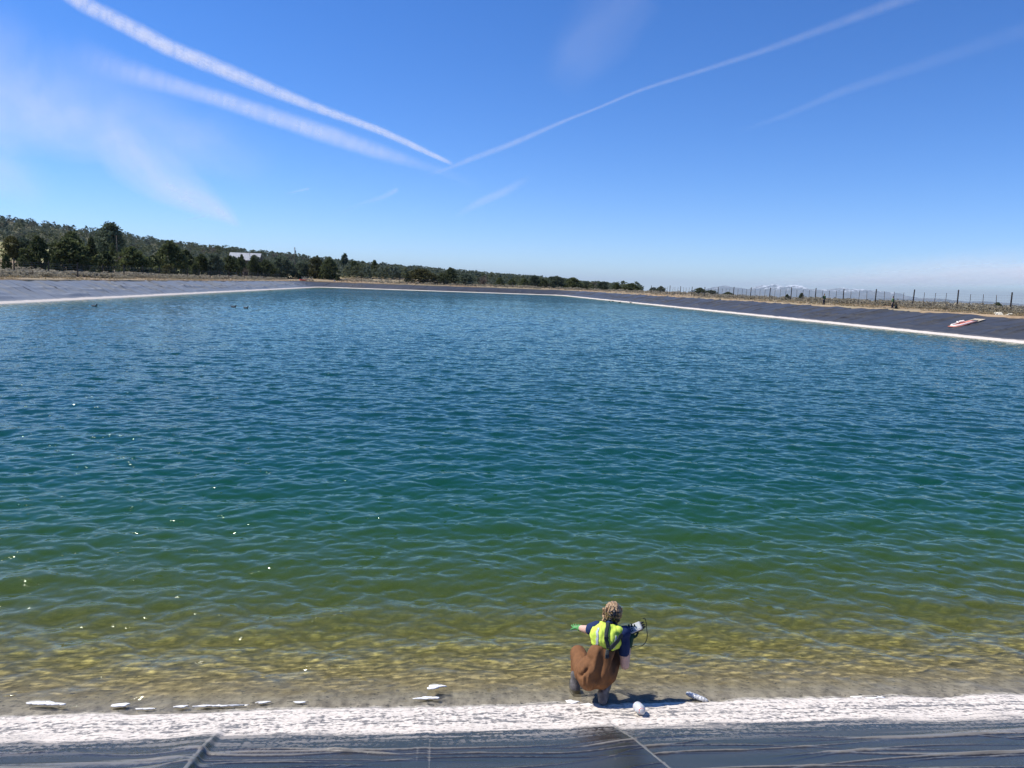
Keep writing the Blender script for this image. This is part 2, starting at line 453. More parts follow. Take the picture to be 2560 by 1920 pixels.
frac = t.math('ABSOLUTE', t.math('SUBTRACT', t.math('FRACT', wv), .5))
weld = t.math('MULTIPLY', t.math('MULTIPLY', t.mapr(frac, .060, .015), t.mapr(t.noise(sd, .35, 3), .40, .60)), t.mapr(sep.outputs[2], .5, .6))
base = t.mix(t.math('MULTIPLY', weld, .92), base, (.016, .016, .02))
# scuffs running up the slope
sc = t.noise(t.mapping(sd, (9, .8, 1), rot=(0, 0, .5)), 3.0, 5, .7)
base = t.mix(t.math('MULTIPLY', t.mapr(sc, .66, .74), .35), base, (.22, .21, .20))
base = t.mix(t.math('MULTIPLY', t.mapr(t.math('ADD', t.attr('ridge'), t.math('MULTIPLY', t.math('SUBTRACT', nB, .5), .8)), .22, .9), .62), base, (.30, .28, .24))   # dried silt on the wrinkles; fold crests painted as if sunlit
# mineral crust left by the falling water, d 0.03 .. ~0.9, breaking up towards its top
dw = t.math('ADD', d_, t.math('MULTIPLY', t.math('SUBTRACT', nA, .5), .7))
dw = t.math('ADD', dw, t.math('MULTIPLY', t.math('SUBTRACT', nB, .5), .42))
band = t.mapr(dw, .76, .64)
edge_lo = t.mapr(t.math('ADD', d_, t.math('MULTIPLY', t.math('SUBTRACT', t.noise(t.mapping(sd, (.5, 1, 1)), 1.3, 3), .5), .16)), .0, .06)
nL = t.noise(t.mapping(sd, (.45, 7.5, 1)), 1.5, 4, .6)
mid = t.math('ADD', t.math('MULTIPLY', t.math('MULTIPLY', t.mapr(d_, .16, .30), t.mapr(d_, .58, .44)), .6), t.math('MULTIPLY', t.math('SUBTRACT', .5, nL), 4.2))
holes = t.mapr(t.math('SUBTRACT', t.math('ADD', nC, t.math('MULTIPLY', t.math('SUBTRACT', nB, .5), .75)), t.math('MULTIPLY', mid, .10)), .34, .48)
solid = t.mapr(d_, .30, .05, 0, .55)
cover = t.math('MULTIPLY', t.math('MULTIPLY', band, edge_lo), t.math('MAXIMUM', t.math('MAXIMUM', t.math('ADD', t.math('MULTIPLY', holes, .72), .28), solid), t.math('MULTIPLY', sep.outputs[2], .85)))
haze_d = t.math('MULTIPLY', t.mapr(t.math('ADD', dw, t.math('MULTIPLY', t.math('SUBTRACT', nB, .5), .6)), 1.25, .7), t.math('MULTIPLY', t.mapr(t.math('ADD', nB, t.math('SUBTRACT', nL, .5)), .46, .64), .45))
cover = t.math('MAXIMUM', cover, t.math('MULTIPLY', haze_d, edge_lo))
crust = t.mix(t.mapr(nB, .35, .62), (.56, .50, .43), (.76, .69, .60))
c = t.mix(cover, base, crust)
# silt on the submerged part; its pale mottle also paints in caustic light
wet = t.mapr(t.math('ADD', d_, t.math('MULTIPLY', t.math('SUBTRACT', nB, .5), .12)), .07, .0)
nS = t.noise(t.mapping(sd, (2.4, 1.0, 1)), 4.0, 6, .66); nS2 = t.noise(sd, 16, 4, .6)
silt = t.mix(t.mapr(nS, .36, .62), (.25, .225, .18), (.50, .455, .36))
silt = t.mix(t.mapr(d_, -.28, -.62), silt, t.mix(t.mapr(nS, .36, .62), (.24, .19, .10), (.52, .43, .25)))
silt = t.mix(t.mapr(nS2, .57, .66), silt, (.06, .058, .045))
c = t.mix(t.math('MULTIPLY', wet, t.mapr(t.math('ADD', nS2, t.math('MULTIPLY', d_, -1.4)), .30, .46)), c, silt)
rough = t.mix(cover, t.mapr(nA, .3, .7, .17, .30), .9)
rough = t.mix(sep.outputs[2], rough, t.mix(cover, .45, .9)); rough = t.mix(wet, rough, .75)
bmp = t.bump(t.math('ADD', t.math('MULTIPLY', nB, t.mapr(cover, 0, 1, .25, 1.0)), t.math('MULTIPLY', nD, .25)), .35, .010)
t.out(t.n('ShaderNodeBsdfPrincipled', {'Base Color': c, 'Roughness': rough, 'Specular IOR Level': .5, 'Normal': bmp}))
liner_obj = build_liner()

# ------------------------------------------------------------------ water
def ocean_tiles(L, N, seed, cut, wind, peak):
    g = np.random.default_rng(seed)
    k1 = 2*np.pi*np.fft.fftfreq(N, L/N); kx, ky = np.meshgrid(k1, k1); k = np.hypot(kx, ky); k[0, 0] = 1e-6
    kp = 2*np.pi/peak
    c = (kx*wind[0]+ky*wind[1])/k
    spread = np.where(c > 0, np.abs(c)**6.0, 0.05*np.abs(c)**2)+0.02
    P = np.exp(-0.9*(kp/k)**2)/k**3.85*spread
    P[0, 0] = 0
    A = np.sqrt(P)*(g.normal(size=(N, N))+1j*g.normal(size=(N, N)))
    sx = np.fft.ifft2(A*1j*kx).real; sy = np.fft.ifft2(A*1j*ky).real
    A = A/np.sqrt((sx**2+sy**2).mean())
    out = []
    for lam in cut:
        w = np.exp(-(k*lam/(2*np.pi))**4*0.7)
        B = A*w
        out.append(np.stack([np.fft.ifft2(B).real, np.fft.ifft2(B*-1j*kx/k).real, np.fft.ifft2(B*-1j*ky/k).real,
                             np.fft.ifft2(-B*k*k*np.exp(-(k*.085/(2*np.pi))**4)).real], 0).astype(np.float32))
        sl = np.sqrt((np.fft.ifft2(B*1j*kx).real**2+np.fft.ifft2(B*1j*ky).real**2).mean())
        out[-1] = (out[-1], float(sl))
    return out
def sample(tile, L, x, y):
    N = tile.shape[1]; u = (x/L) % 1.0*N; v = (y/L) % 1.0*N
    i = np.floor(u).astype(np.int32) % N; j = np.floor(v).astype(np.int32) % N; fu = (u-np.floor(u)).astype(np.float32); fv = (v-np.floor(v)).astype(np.float32)
    i2 = (i+1) % N; j2 = (j+1) % N
    return (tile[:, j, i]*(1-fu)+tile[:, j, i2]*fu)*(1-fv)+(tile[:, j2, i]*(1-fu)+tile[:, j2, i2]*fu)*fv
def build_water():
    CUT = [.05, .12, .24, .48, .96, 1.92, 3.84]
    SL = 0.185
    wa = np.array([0.46, -0.89]); wb = np.array([-0.30, -0.95]); wb = np.array([wb[0]*math.cos(.35)-wb[1]*math.sin(.35), wb[0]*math.sin(.35)+wb[1]*math.cos(.35)])
    T1 = ocean_tiles(14.3, 512, 1, CUT, wa, .95); T2 = ocean_tiles(21.7, 512, 2, CUT, wb, 1.3)
    rows = [5.3]
    while rows[-1] < 345: rows.append(rows[-1]*1.0029)
    rows = np.array(rows)
    th = np.concatenate([np.linspace(-86, -38.2, 60), np.arange(-38, 38.01, .068), np.linspace(38.2, 86, 60)])
    th = np.radians(th)
    rg, tg = np.meshgrid(rows, th, indexing='ij')
    x = (rg*np.sin(tg)).ravel(); y = (rg*np.cos(tg)).ravel()
    d = sdf(x, y)
    keep = d < 0.35
    dr = (rg*0.0029).ravel(); dth = np.gradient(th); dl = (rg*dth[None, :]).ravel()
    f = grid_faces(len(rows), len(th))
    f = f[keep[f].all(1)]
    used = np.zeros(len(x), bool); used[f.ravel()] = True
    new = np.cumsum(used)-1; f = new[f]
    x, y, d, dr, dl = x[used], y[used], d[used], dr[used], dl[used]
    lam = 2.6*np.maximum(dr, dl); lev = np.clip(np.interp(np.log2(lam), np.log2(np.array(CUT)), np.arange(len(CUT))), 0, len(CUT)-1.001)
    l0 = np.floor(lev).astype(int); fr = (lev-l0).astype(np.float32)
    ca, sa = math.cos(.35), math.sin(.35)
    xr, yr = x*ca-y*sa, x*sa+y*ca
    acc = np.zeros((4, len(x)), np.float32); var = np.zeros(len(x))
    s1 = np.array([q[1] for q in T1])
    for l in range(len(CUT)):
        w = np.where(l0 == l, 1-fr, 0)+np.where(l0+1 == l, fr, 0)
        m = w > 1e-4
        if not m.any(): continue
        a = sample(T1[l][0], 14.3, x[m], y[m]); b = sample(T2[l][0], 21.7, xr[m], yr[m])
        bx = b[1]*ca+b[2]*sa; by = -b[1]*sa+b[2]*ca; b = np.stack([b[0], bx, by, b[3]])
        acc[:, m] += (a*.72+b*.72)*w[m]
        var[m] += w[m]*T1[l][1]
    depth = np.clip(-d*SLOPE, 0, 4.2)
    am = np.clip(depth/.30, 0, 1)**.7*0.94+0.05
    gust = 0.78+0.5*(vnoise(x, y*1.0, 9, 31)*.5+vnoise(x*.5, y, 26, 32)*.5)
    am = am*gust
    CH = 0.9
    h = acc[0]*SL*am; X = x+acc[1]*SL*am*CH; Y = y+acc[2]*SL*am*CH
    co = np.stack([X, Y, h], -1)
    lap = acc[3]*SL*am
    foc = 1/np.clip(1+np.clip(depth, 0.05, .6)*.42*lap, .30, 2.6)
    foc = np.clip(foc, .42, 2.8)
    me = mesh_np('water', co, f)
    attr(me, 'depth', depth); sm = lambda v, a, b: (lambda q: q*q*(3-2*q))(np.clip((np.log(v)-math.log(a))/(math.log(b)-math.log(a)), 0, 1)); attr(me, 'fade', sm(lam, .30, 1.6)); attr(me, 'fade2', sm(lam, .09, .35)); attr(me, 'focus', foc)
    o = link_mesh('water', me, m_water); tag(o, kind='structure')
    return o
m_water, t = material('pond_water')
pos = t.n('ShaderNodeNewGeometry'); P_ = pos.outputs['Position']; N_ = pos.outputs['Normal']
dep = t.attr('depth'); fade = t.attr('fade'); fade2 = t.attr('fade2'); foc = t.attr('focus')
w1 = t.noise(t.mapping(P_, (1.0, 2.4, 1), rot=(0, 0, .12)), 2.4, 3.0, .62, out=1)
w2 = t.noise(t.mapping(P_, (1.0, 2.1, 1), rot=(0, 0, -.16)), 7.5, 2.0, .6, out=1)
gust = t.mapr(t.noise(t.mapping(P_, (.35, 1.0, 1)), .035, 4, .6), .32, .68, .65, 1.25, 'LINEAR')
v1 = t.vmath('MULTIPLY', t.vmath('SUBTRACT', w1, (.5, .5, .5)), (1.5, 2.1, 0))
v2 = t.vmath('MULTIPLY', t.vmath('SUBTRACT', w2, (.5, .5, .5)), (.55, .75, 0))
sc1 = t.n('ShaderNodeVectorMath', {0: v1, 'Scale': t.math('MULTIPLY', fade, gust)}, operation='SCALE').outputs[0]
sc2 = t.n('ShaderNodeVectorMath', {0: v2, 'Scale': t.math('ADD', t.math('MULTIPLY', t.math('MULTIPLY', fade2, gust), .8), t.mapr(dep, .05, .6, .03, .075))}, operation='SCALE').outputs[0]
w3 = t.noise(t.mapping(P_, (1.0, 1.6, 1)), 24.0, 1.0, .5, out=1)
patch = t.mapr(t.noise(P_, 1.7, 3, .6), .52, .78)
spike = t.mapr(t.noise(t.mapping(P_, (1.0, 1.7, 1)), 6.5, 1.0, .5), .615, .675)
v3 = t.vmath('MULTIPLY', t.vmath('ADD', t.vmath('SUBTRACT', w3, (.5, .5, .5)), (-.09, -.45, 0)), (1.2, 1.3, 0))
sc3 = t.n('ShaderNodeVectorMath', {0: v3, 'Scale': t.math('ADD', t.math('MULTIPLY', patch, .0), t.math('MULTIPLY', spike, t.mapr(patch, .0, .12, .0, 1.0)))}, operation='SCALE').outputs[0]
Nn = t.vmath('NORMALIZE', t.vmath('ADD', t.vmath('ADD', t.vmath('ADD', N_, sc1), sc2), sc3))
fr = t.n('ShaderNodeFresnel', {'IOR': 1.333, 'Normal': Nn}).outputs[0]
glossy = t.n('ShaderNodeBsdfAnisotropic', {'Color': (.88, .94, .85), 'Roughness': .055, 'Normal': Nn})
dn = t.math('DIVIDE', dep, 4.2)
body = t.ramp(dn, [(0.0, (.13, .115, .055)), (.08, (.145, .15, .042)), (.16, (.074, .112, .021)), (.25, (.040, .090, .019)), (.38, (.014, .070, .028)), (.55, (.005, .055, .036)), (1.0, (.004, .046, .042))])
diff = t.n('ShaderNodeBsdfDiffuse', {'Color': body, 'Normal': t.vmath('NORMALIZE', t.vmath('ADD', N_, (0, 0, 1.5)))})
tint = t.ramp(dn, [(0.0, (1, 1, 1)), (.06, (.92, .93, .82)), (.14, (.78, .82, .52)), (.3, (.50, .58, .22)), (1.0, (.05, .15, .10))])
tc = t.n('ShaderNodeVectorMath', {0: tint, 'Scale': foc}, operation='SCALE').outputs[0]  # light focused by the waves, put into the transmission colour
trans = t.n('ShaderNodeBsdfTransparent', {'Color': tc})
refr = t.n('ShaderNodeBsdfRefraction', {'Color': tint, 'IOR': 1.333, 'Roughness': 0.0, 'Normal': Nn})
clear = t.n('ShaderNodeMixShader', {0: .3, 1: trans, 2: refr})
turb = t.math('SUBTRACT', 1.0, t.math('POWER', 2.71828, t.math('MULTIPLY', dep, -1.2)))
turb = t.math('ADD', t.math('MULTIPLY', turb, .97), .03)
bodyS = t.n('ShaderNodeMixShader', {0: turb, 1: clear, 2: diff})
t.out(t.n('ShaderNodeMixShader', {0: fr, 1: bodyS, 2: glossy}))
water_obj = build_water()

# ------------------------------------------------------------------ distant mountains
m_mtn, t = material('mountain_rock')
geo = t.n('ShaderNodeNewGeometry'); pz = t.n('ShaderNodeSeparateXYZ', {0: geo.outputs['Position']}).outputs[2]
nm = t.noise(geo.outputs['Position'], .0012, 7, .62)
snow = t.mapr(t.math('ADD', pz, t.math('MULTIPLY', t.math('SUBTRACT', nm, .5), 1500)), 370, 600)
c = t.mix(snow, t.mix(t.mapr(nm, .4, .6), (.025, .035, .04), (.09, .085, .085)), (.74, .77, .82))
t.out(t.n('ShaderNodeBsdfPrincipled', {'Base Color': c, 'Roughness': .9, 'Specular IOR Level': .1}))
def mountains(name, prof, D, depthm, base, rough, seed):
    xs = np.array([p[0] for p in prof], float); ys = np.array([p[1] for p in prof], float)
    q = np.linspace(xs[0], xs[-1], 320)
    Z = (hor(q)-np.interp(q, xs, ys))/F_PX*D*math.hypot(1, .3)+EYE
    tx = (q-1280)/F_PX/math.cos(PITCH)
    rows = np.linspace(-1, 1, 41); co = []
    for v in rows:
        yy = D+v*depthm
        w = max(0, 1-abs(v))**.8
        x = tx*D+(vnoise(q, q*0+v*9, 14, seed)-.5)*900*abs(v)
        nz = 1+rough*((vnoise(q, q*0+v*23, 5.5, seed+1)-.5)*1.0+(vnoise(q, q*0+v*40, 2.2, seed+2)-.5)*.6)*min(1, abs(v)*5)
        z = base+(Z-base)*w*nz
        z = np.minimum(z, base+(Z-base)*(w**.5))
        co.append(np.stack([x, yy+(vnoise(q, q*0, 9, seed+5)-.5)*1500*(1-abs(v)), z], -1))
    co = np.array(co).reshape(-1, 3)
    me = mesh_np(name, co, grid_faces(41, len(q)))
    o = link_mesh(name, me, m_mtn); tag(o, kind='structure'); return o
mountains('mountains', [(1690, 735), (1750, 722), (1775, 717), (1793, 714), (1812, 717), (1830, 720), (1847, 725), (1861, 724), (1875, 718), (1888, 713), (1898, 716), (1905, 711),
    (1914, 714), (1921, 711.5), (1932, 718), (1942, 720), (1952, 715), (1961, 712.5), (1972, 718), (1983, 722), (2005, 723), (2020, 725), (2033, 723), (2050, 724), (2065, 721), (2077, 719), (2090, 723), (2101, 723.5),
    (2118, 722), (2134, 724), (2155, 726), (2190, 730.5), (2231, 741), (2261, 747), (2330, 756), (2420, 766)], 52000, 7000, -320, .35, 3)
mountains('mountains', [(2060, 752), (2140, 747), (2200, 744), (2261, 746.5), (2300, 745), (2325, 746), (2360, 750), (2394, 754), (2420, 753), (2440, 752), (2470, 755), (2502, 760), (2560, 764), (2640, 766), (2760, 765), (2900, 772)], 30000, 4500, -290, .2, 8)

# ------------------------------------------------------------------ haze
m_haze, t = material('air_haze')
t.out(None, t.n('ShaderNodeVolumePrincipled', {'Color': (.80, .93, 1.0), 'Density': 2.0e-5, 'Anisotropy': 0.0}))
bm = bmesh.new(); 
x0, x1, y0, y1, z0, z1 = -97000, 97000, -97000, 97000, -420, 1150
bmesh.ops.create_cube(bm, size=1, matrix=Matrix.Translation(((x0+x1)/2, (y0+y1)/2, (z0+z1)/2)) @ Matrix.Diagonal((x1-x0, y1-y0, z1-z0, 1)))
if USE_HAZE:
    o = link_mesh('haze', bm_mesh('haze', bm, False), m_haze); tag(o, kind='stuff', label='pale blue haze filling the distant air', cat='haze')
else: bm.free()
# ------------------------------------------------------------------ foliage
def leaf_mat(name, dark, light, rough=.75, trans=0.0):
    m, t = material(name)
    sh = t.attr('shade'); oi = t.n('ShaderNodeObjectInfo').outputs['Random']
    c = t.mix(sh, dark, light)
    c = t.mix(t.math('MULTIPLY', oi, .35), c, tuple(v*1.7 for v in light))
    pb = t.n('ShaderNodeBsdfPrincipled', {'Base Color': c, 'Roughness': rough, 'Specular IOR Level': .2}); tl = t.n('ShaderNodeBsdfTranslucent', {'Color': c})
    t.out(t.n('ShaderNodeMixShader', {0: .38, 1: pb, 2: tl}))
    return m
m_juniper = leaf_mat('juniper_foliage', (.020, .034, .016), (.115, .135, .052))
m_pinyon = leaf_mat('pinyon_foliage', (.030, .050, .036), (.125, .155, .095))
m_olive = leaf_mat('olive_foliage', (.045, .050, .018), (.130, .125, .048))
m_bare = leaf_mat('bare_twigs', (.065, .055, .046), (.190, .160, .130))
m_sage = leaf_mat('sagebrush_leaf', (.22, .20, .145), (.43, .39, .29))
m_straw = leaf_mat('straw', (.20, .155, .085), (.44, .36, .21))
m_wood = simple('weathered_bark', (.085, .065, .05), .9, .3, 8)

def quads(cen, size, g, shade, aspect=1.7, flat=0.0):
    """random oriented leaf quads; returns co, faces, shade per vertex"""
    n = len(cen)
    a = g.normal(size=(n, 3)); a[:, 2] *= (1-flat); a /= np.linalg.norm(a, axis=1)[:, None]+1e-9
    b = g.normal(size=(n, 3)); b -= a*(a*b).sum(1)[:, None]; b /= np.linalg.norm(b, axis=1)[:, None]+1e-9
    s = np.asarray(size)*g.uniform(.6, 1.4, n)
    A = a*(s*aspect/2)[:, None]; B = b*(s/2)[:, None]
    co = np.stack([cen-A, cen-B*.8+A*.1, cen+A, cen+B], 1).reshape(-1, 3)
    f = np.arange(n*4).reshape(-1, 4)
    return co, f, np.repeat(shade, 4)
def crown_pts(kind, g, n_cl, per):
    """clump centres in a unit tree (height 1, radius about 0.5)"""
    k = n_cl
    if kind == 'pine':
        h = np.sort(g.uniform(.14, 1.0, k)); prof = .62*np.clip(1.12-h**1.7, .12, 1)*np.clip((h-.02)/.28, .3, 1)
        lay = .5+.5*np.sin(h*38+g.uniform(0, 6)); prof = prof*(.62+.38*lay)
        off = .12*np.clip(h-.55, 0, 1)
    elif kind == 'round':
        h = g.uniform(.06, 1.0, k); prof = .52*np.sqrt(np.clip(1-((h-.42)/.60)**2, 0.02, 1)); off = 0
    elif kind == 'cone':
        h = g.uniform(.02, 1.0, k); prof = .50*np.clip(1.04-h, .03, 1)**.75*np.clip(.55+h*4, 0, 1); off = 0
    else:
        h = g.uniform(.03, 1.0, k)**.92; prof = .52*np.clip(np.sin(np.pi*(h*.80+.21)), .06, 1)**.85; off = 0
    th = g.uniform(0, 2*np.pi, k)
    lob = 1+.30*np.sin(th*g.integers(2, 4)+g.uniform(0, 6)+h*3)+.22*np.sin(th*5+h*9+g.uniform(0, 6))
    r = prof*lob*1.06*np.sqrt(g.uniform(.22, 1.0, k))
    c = np.stack([r*np.cos(th)+off, r*np.sin(th), h*.97], 1)
    sh = np.clip(g.normal(.42, .26, k), 0, 1)
    P = np.repeat(c, per, 0)+g.normal(size=(k*per, 3))*np.array([.045, .045, .030])
    P[:, 2] = np.maximum(P[:, 2], .005)
    return P, np.clip(np.repeat(sh, per)+g.normal(0, .12, k*per), 0, 1)
def crown_mesh(name, kind, seed, n_cl=330, per=12, size=.052, mat=None, flat=0.0):
    g = np.random.default_rng(seed)
    P, sh = crown_pts(kind, g, n_cl, per)
    co, f, s = quads(P, size, g, sh, 1.8, flat)
    me = mesh_np(name, co, f, False); attr(me, 'shade', s); me.materials.append(mat)
    return me
def twig_mesh(name, seed, n=260):
    g = np.random.default_rng(seed); co = []; f = []; sh = []
    for i in range(n):
        th = g.uniform(0, 6.28); el = g.uniform(.35, 1.45); L = g.uniform(.35, .95)
        d = np.array([math.cos(th)*math.cos(el), math.sin(th)*math.cos(el), math.sin(el)])
        s0 = np.array([g.normal()*.05, g.normal()*.05, g.uniform(.02, .35)])
        e = s0+d*L*(1-s0[2]); side = np.cross(d, g.normal(size=3)); side /= np.linalg.norm(side); w = g.uniform(.006, .016)
        mid = (s0+e)/2+g.normal(size=3)*.03
        b = len(co); co += [s0-side*w, s0+side*w, mid+side*w*.8, e, mid-side*w*.8]
        f.append([b, b+1, b+2, b+4]); f.append([b+4, b+2, b+3, b+3]); sh += [g.uniform(.1, .9)]*5
    co = np.array(co); me = bpy.data.meshes.new(name)
    me.from_pydata(co.tolist(), [], [list(dict.fromkeys(q)) for q in f]); me.update()
    attr(me, 'shade', sh); me.materials.append(m_bare); return me
def trunk_mesh(name, seed, h=.55, r=.035, lean=0.0):
    g = random.Random(seed); bm = bmesh.new()
    pts = [(0, 0, -.05)]; 
    for k in range(1, 6): pts.append((g.gauss(0, .012)+lean*k/5, g.gauss(0, .012), h*k/5))
    tube(bm, pts, [r*1.25, r, r*.85, r*.7, r*.5, r*.25], 8)
    for _ in range(5):
        k = g.randint(1, 4); a = g.uniform(0, 6.28); L = g.uniform(.14, .28); p = Vector(pts[k])
        tube(bm, [p, p+Vector((math.cos(a)*L*.5, math.sin(a)*L*.5, L*.35)), p+Vector((math.cos(a)*L, math.sin(a)*L, L*.8))], [r*.4, r*.25, r*.1], 6)
    return bm_mesh(name, bm)
CROWNS = {
    'juniper': [crown_mesh('juniper_crown', 'oval', 10+i, mat=m_juniper) for i in range(4)],
    'cone': [crown_mesh('juniper_crown', 'cone', 30+i, 280, 12, mat=m_juniper) for i in range(3)],
    'pine': [crown_mesh('pine_crown', 'pine', 40+i, 420, 12, .042, m_pinyon, .3) for i in range(2)],
    'pinyon': [crown_mesh('pinyon_crown', 'round', 50+i, 330, 12, mat=m_pinyon) for i in range(3)],
    'olive': [crown_mesh('shrub_crown', 'round', 60+i, 300, 12, mat=m_olive) for i in range(2)],
    'bare': [twig_mesh('bare_crown', 70+i) for i in range(2)],
}
TRUNKS = [trunk_mesh('trunk', 5+i) for i in range(3)]
TRUNK_TALL = trunk_mesh('trunk', 15, .92, .022, .04)
KIND = {'juniper': ('juniper_tree', 'tree'), 'cone': ('juniper_tree', 'tree'), 'pine': ('pine_tree', 'tree'), 'pinyon': ('pinyon_tree', 'tree'), 'olive': ('leafy_tree', 'tree'), 'bare': ('bare_tree', 'tree')}
n_tree = 0
def tree(px, d, top, w, kind, label, group=None, shrub=False, name=None):
    """px: column it stands on, d: metres beyond the waterline, top: row its tip reaches, w: crown width in those pixels"""
    global n_tree
    x, y = pos_at(px, d); z = tz(x, y)-.12
    D = y*math.cos(PITCH)
    zt = EYE+(hor(px)-top)/F_PX*y
    h = max(zt-z, .5); wid = w/F_PX*y
    nm, cat = KIND[kind]
    if shrub: nm, cat = 'shrub', 'shrub'
    r = empty(nm, (x, y, z), random.uniform(0, 6.28) if kind != 'pine' else random.uniform(-.3, .3)); r.scale = (wid, wid, h)
    tag(r, label, cat, group)
    cr = CROWNS[kind][n_tree % len(CROWNS[kind])]
    a = link_mesh('crown', cr, None, r)
    b = link_mesh('trunk', TRUNK_TALL if kind == 'pine' else TRUNKS[n_tree % 3], None, r)
    if not b.data.materials: b.data.materials.append(m_wood)
    n_tree += 1
    return r
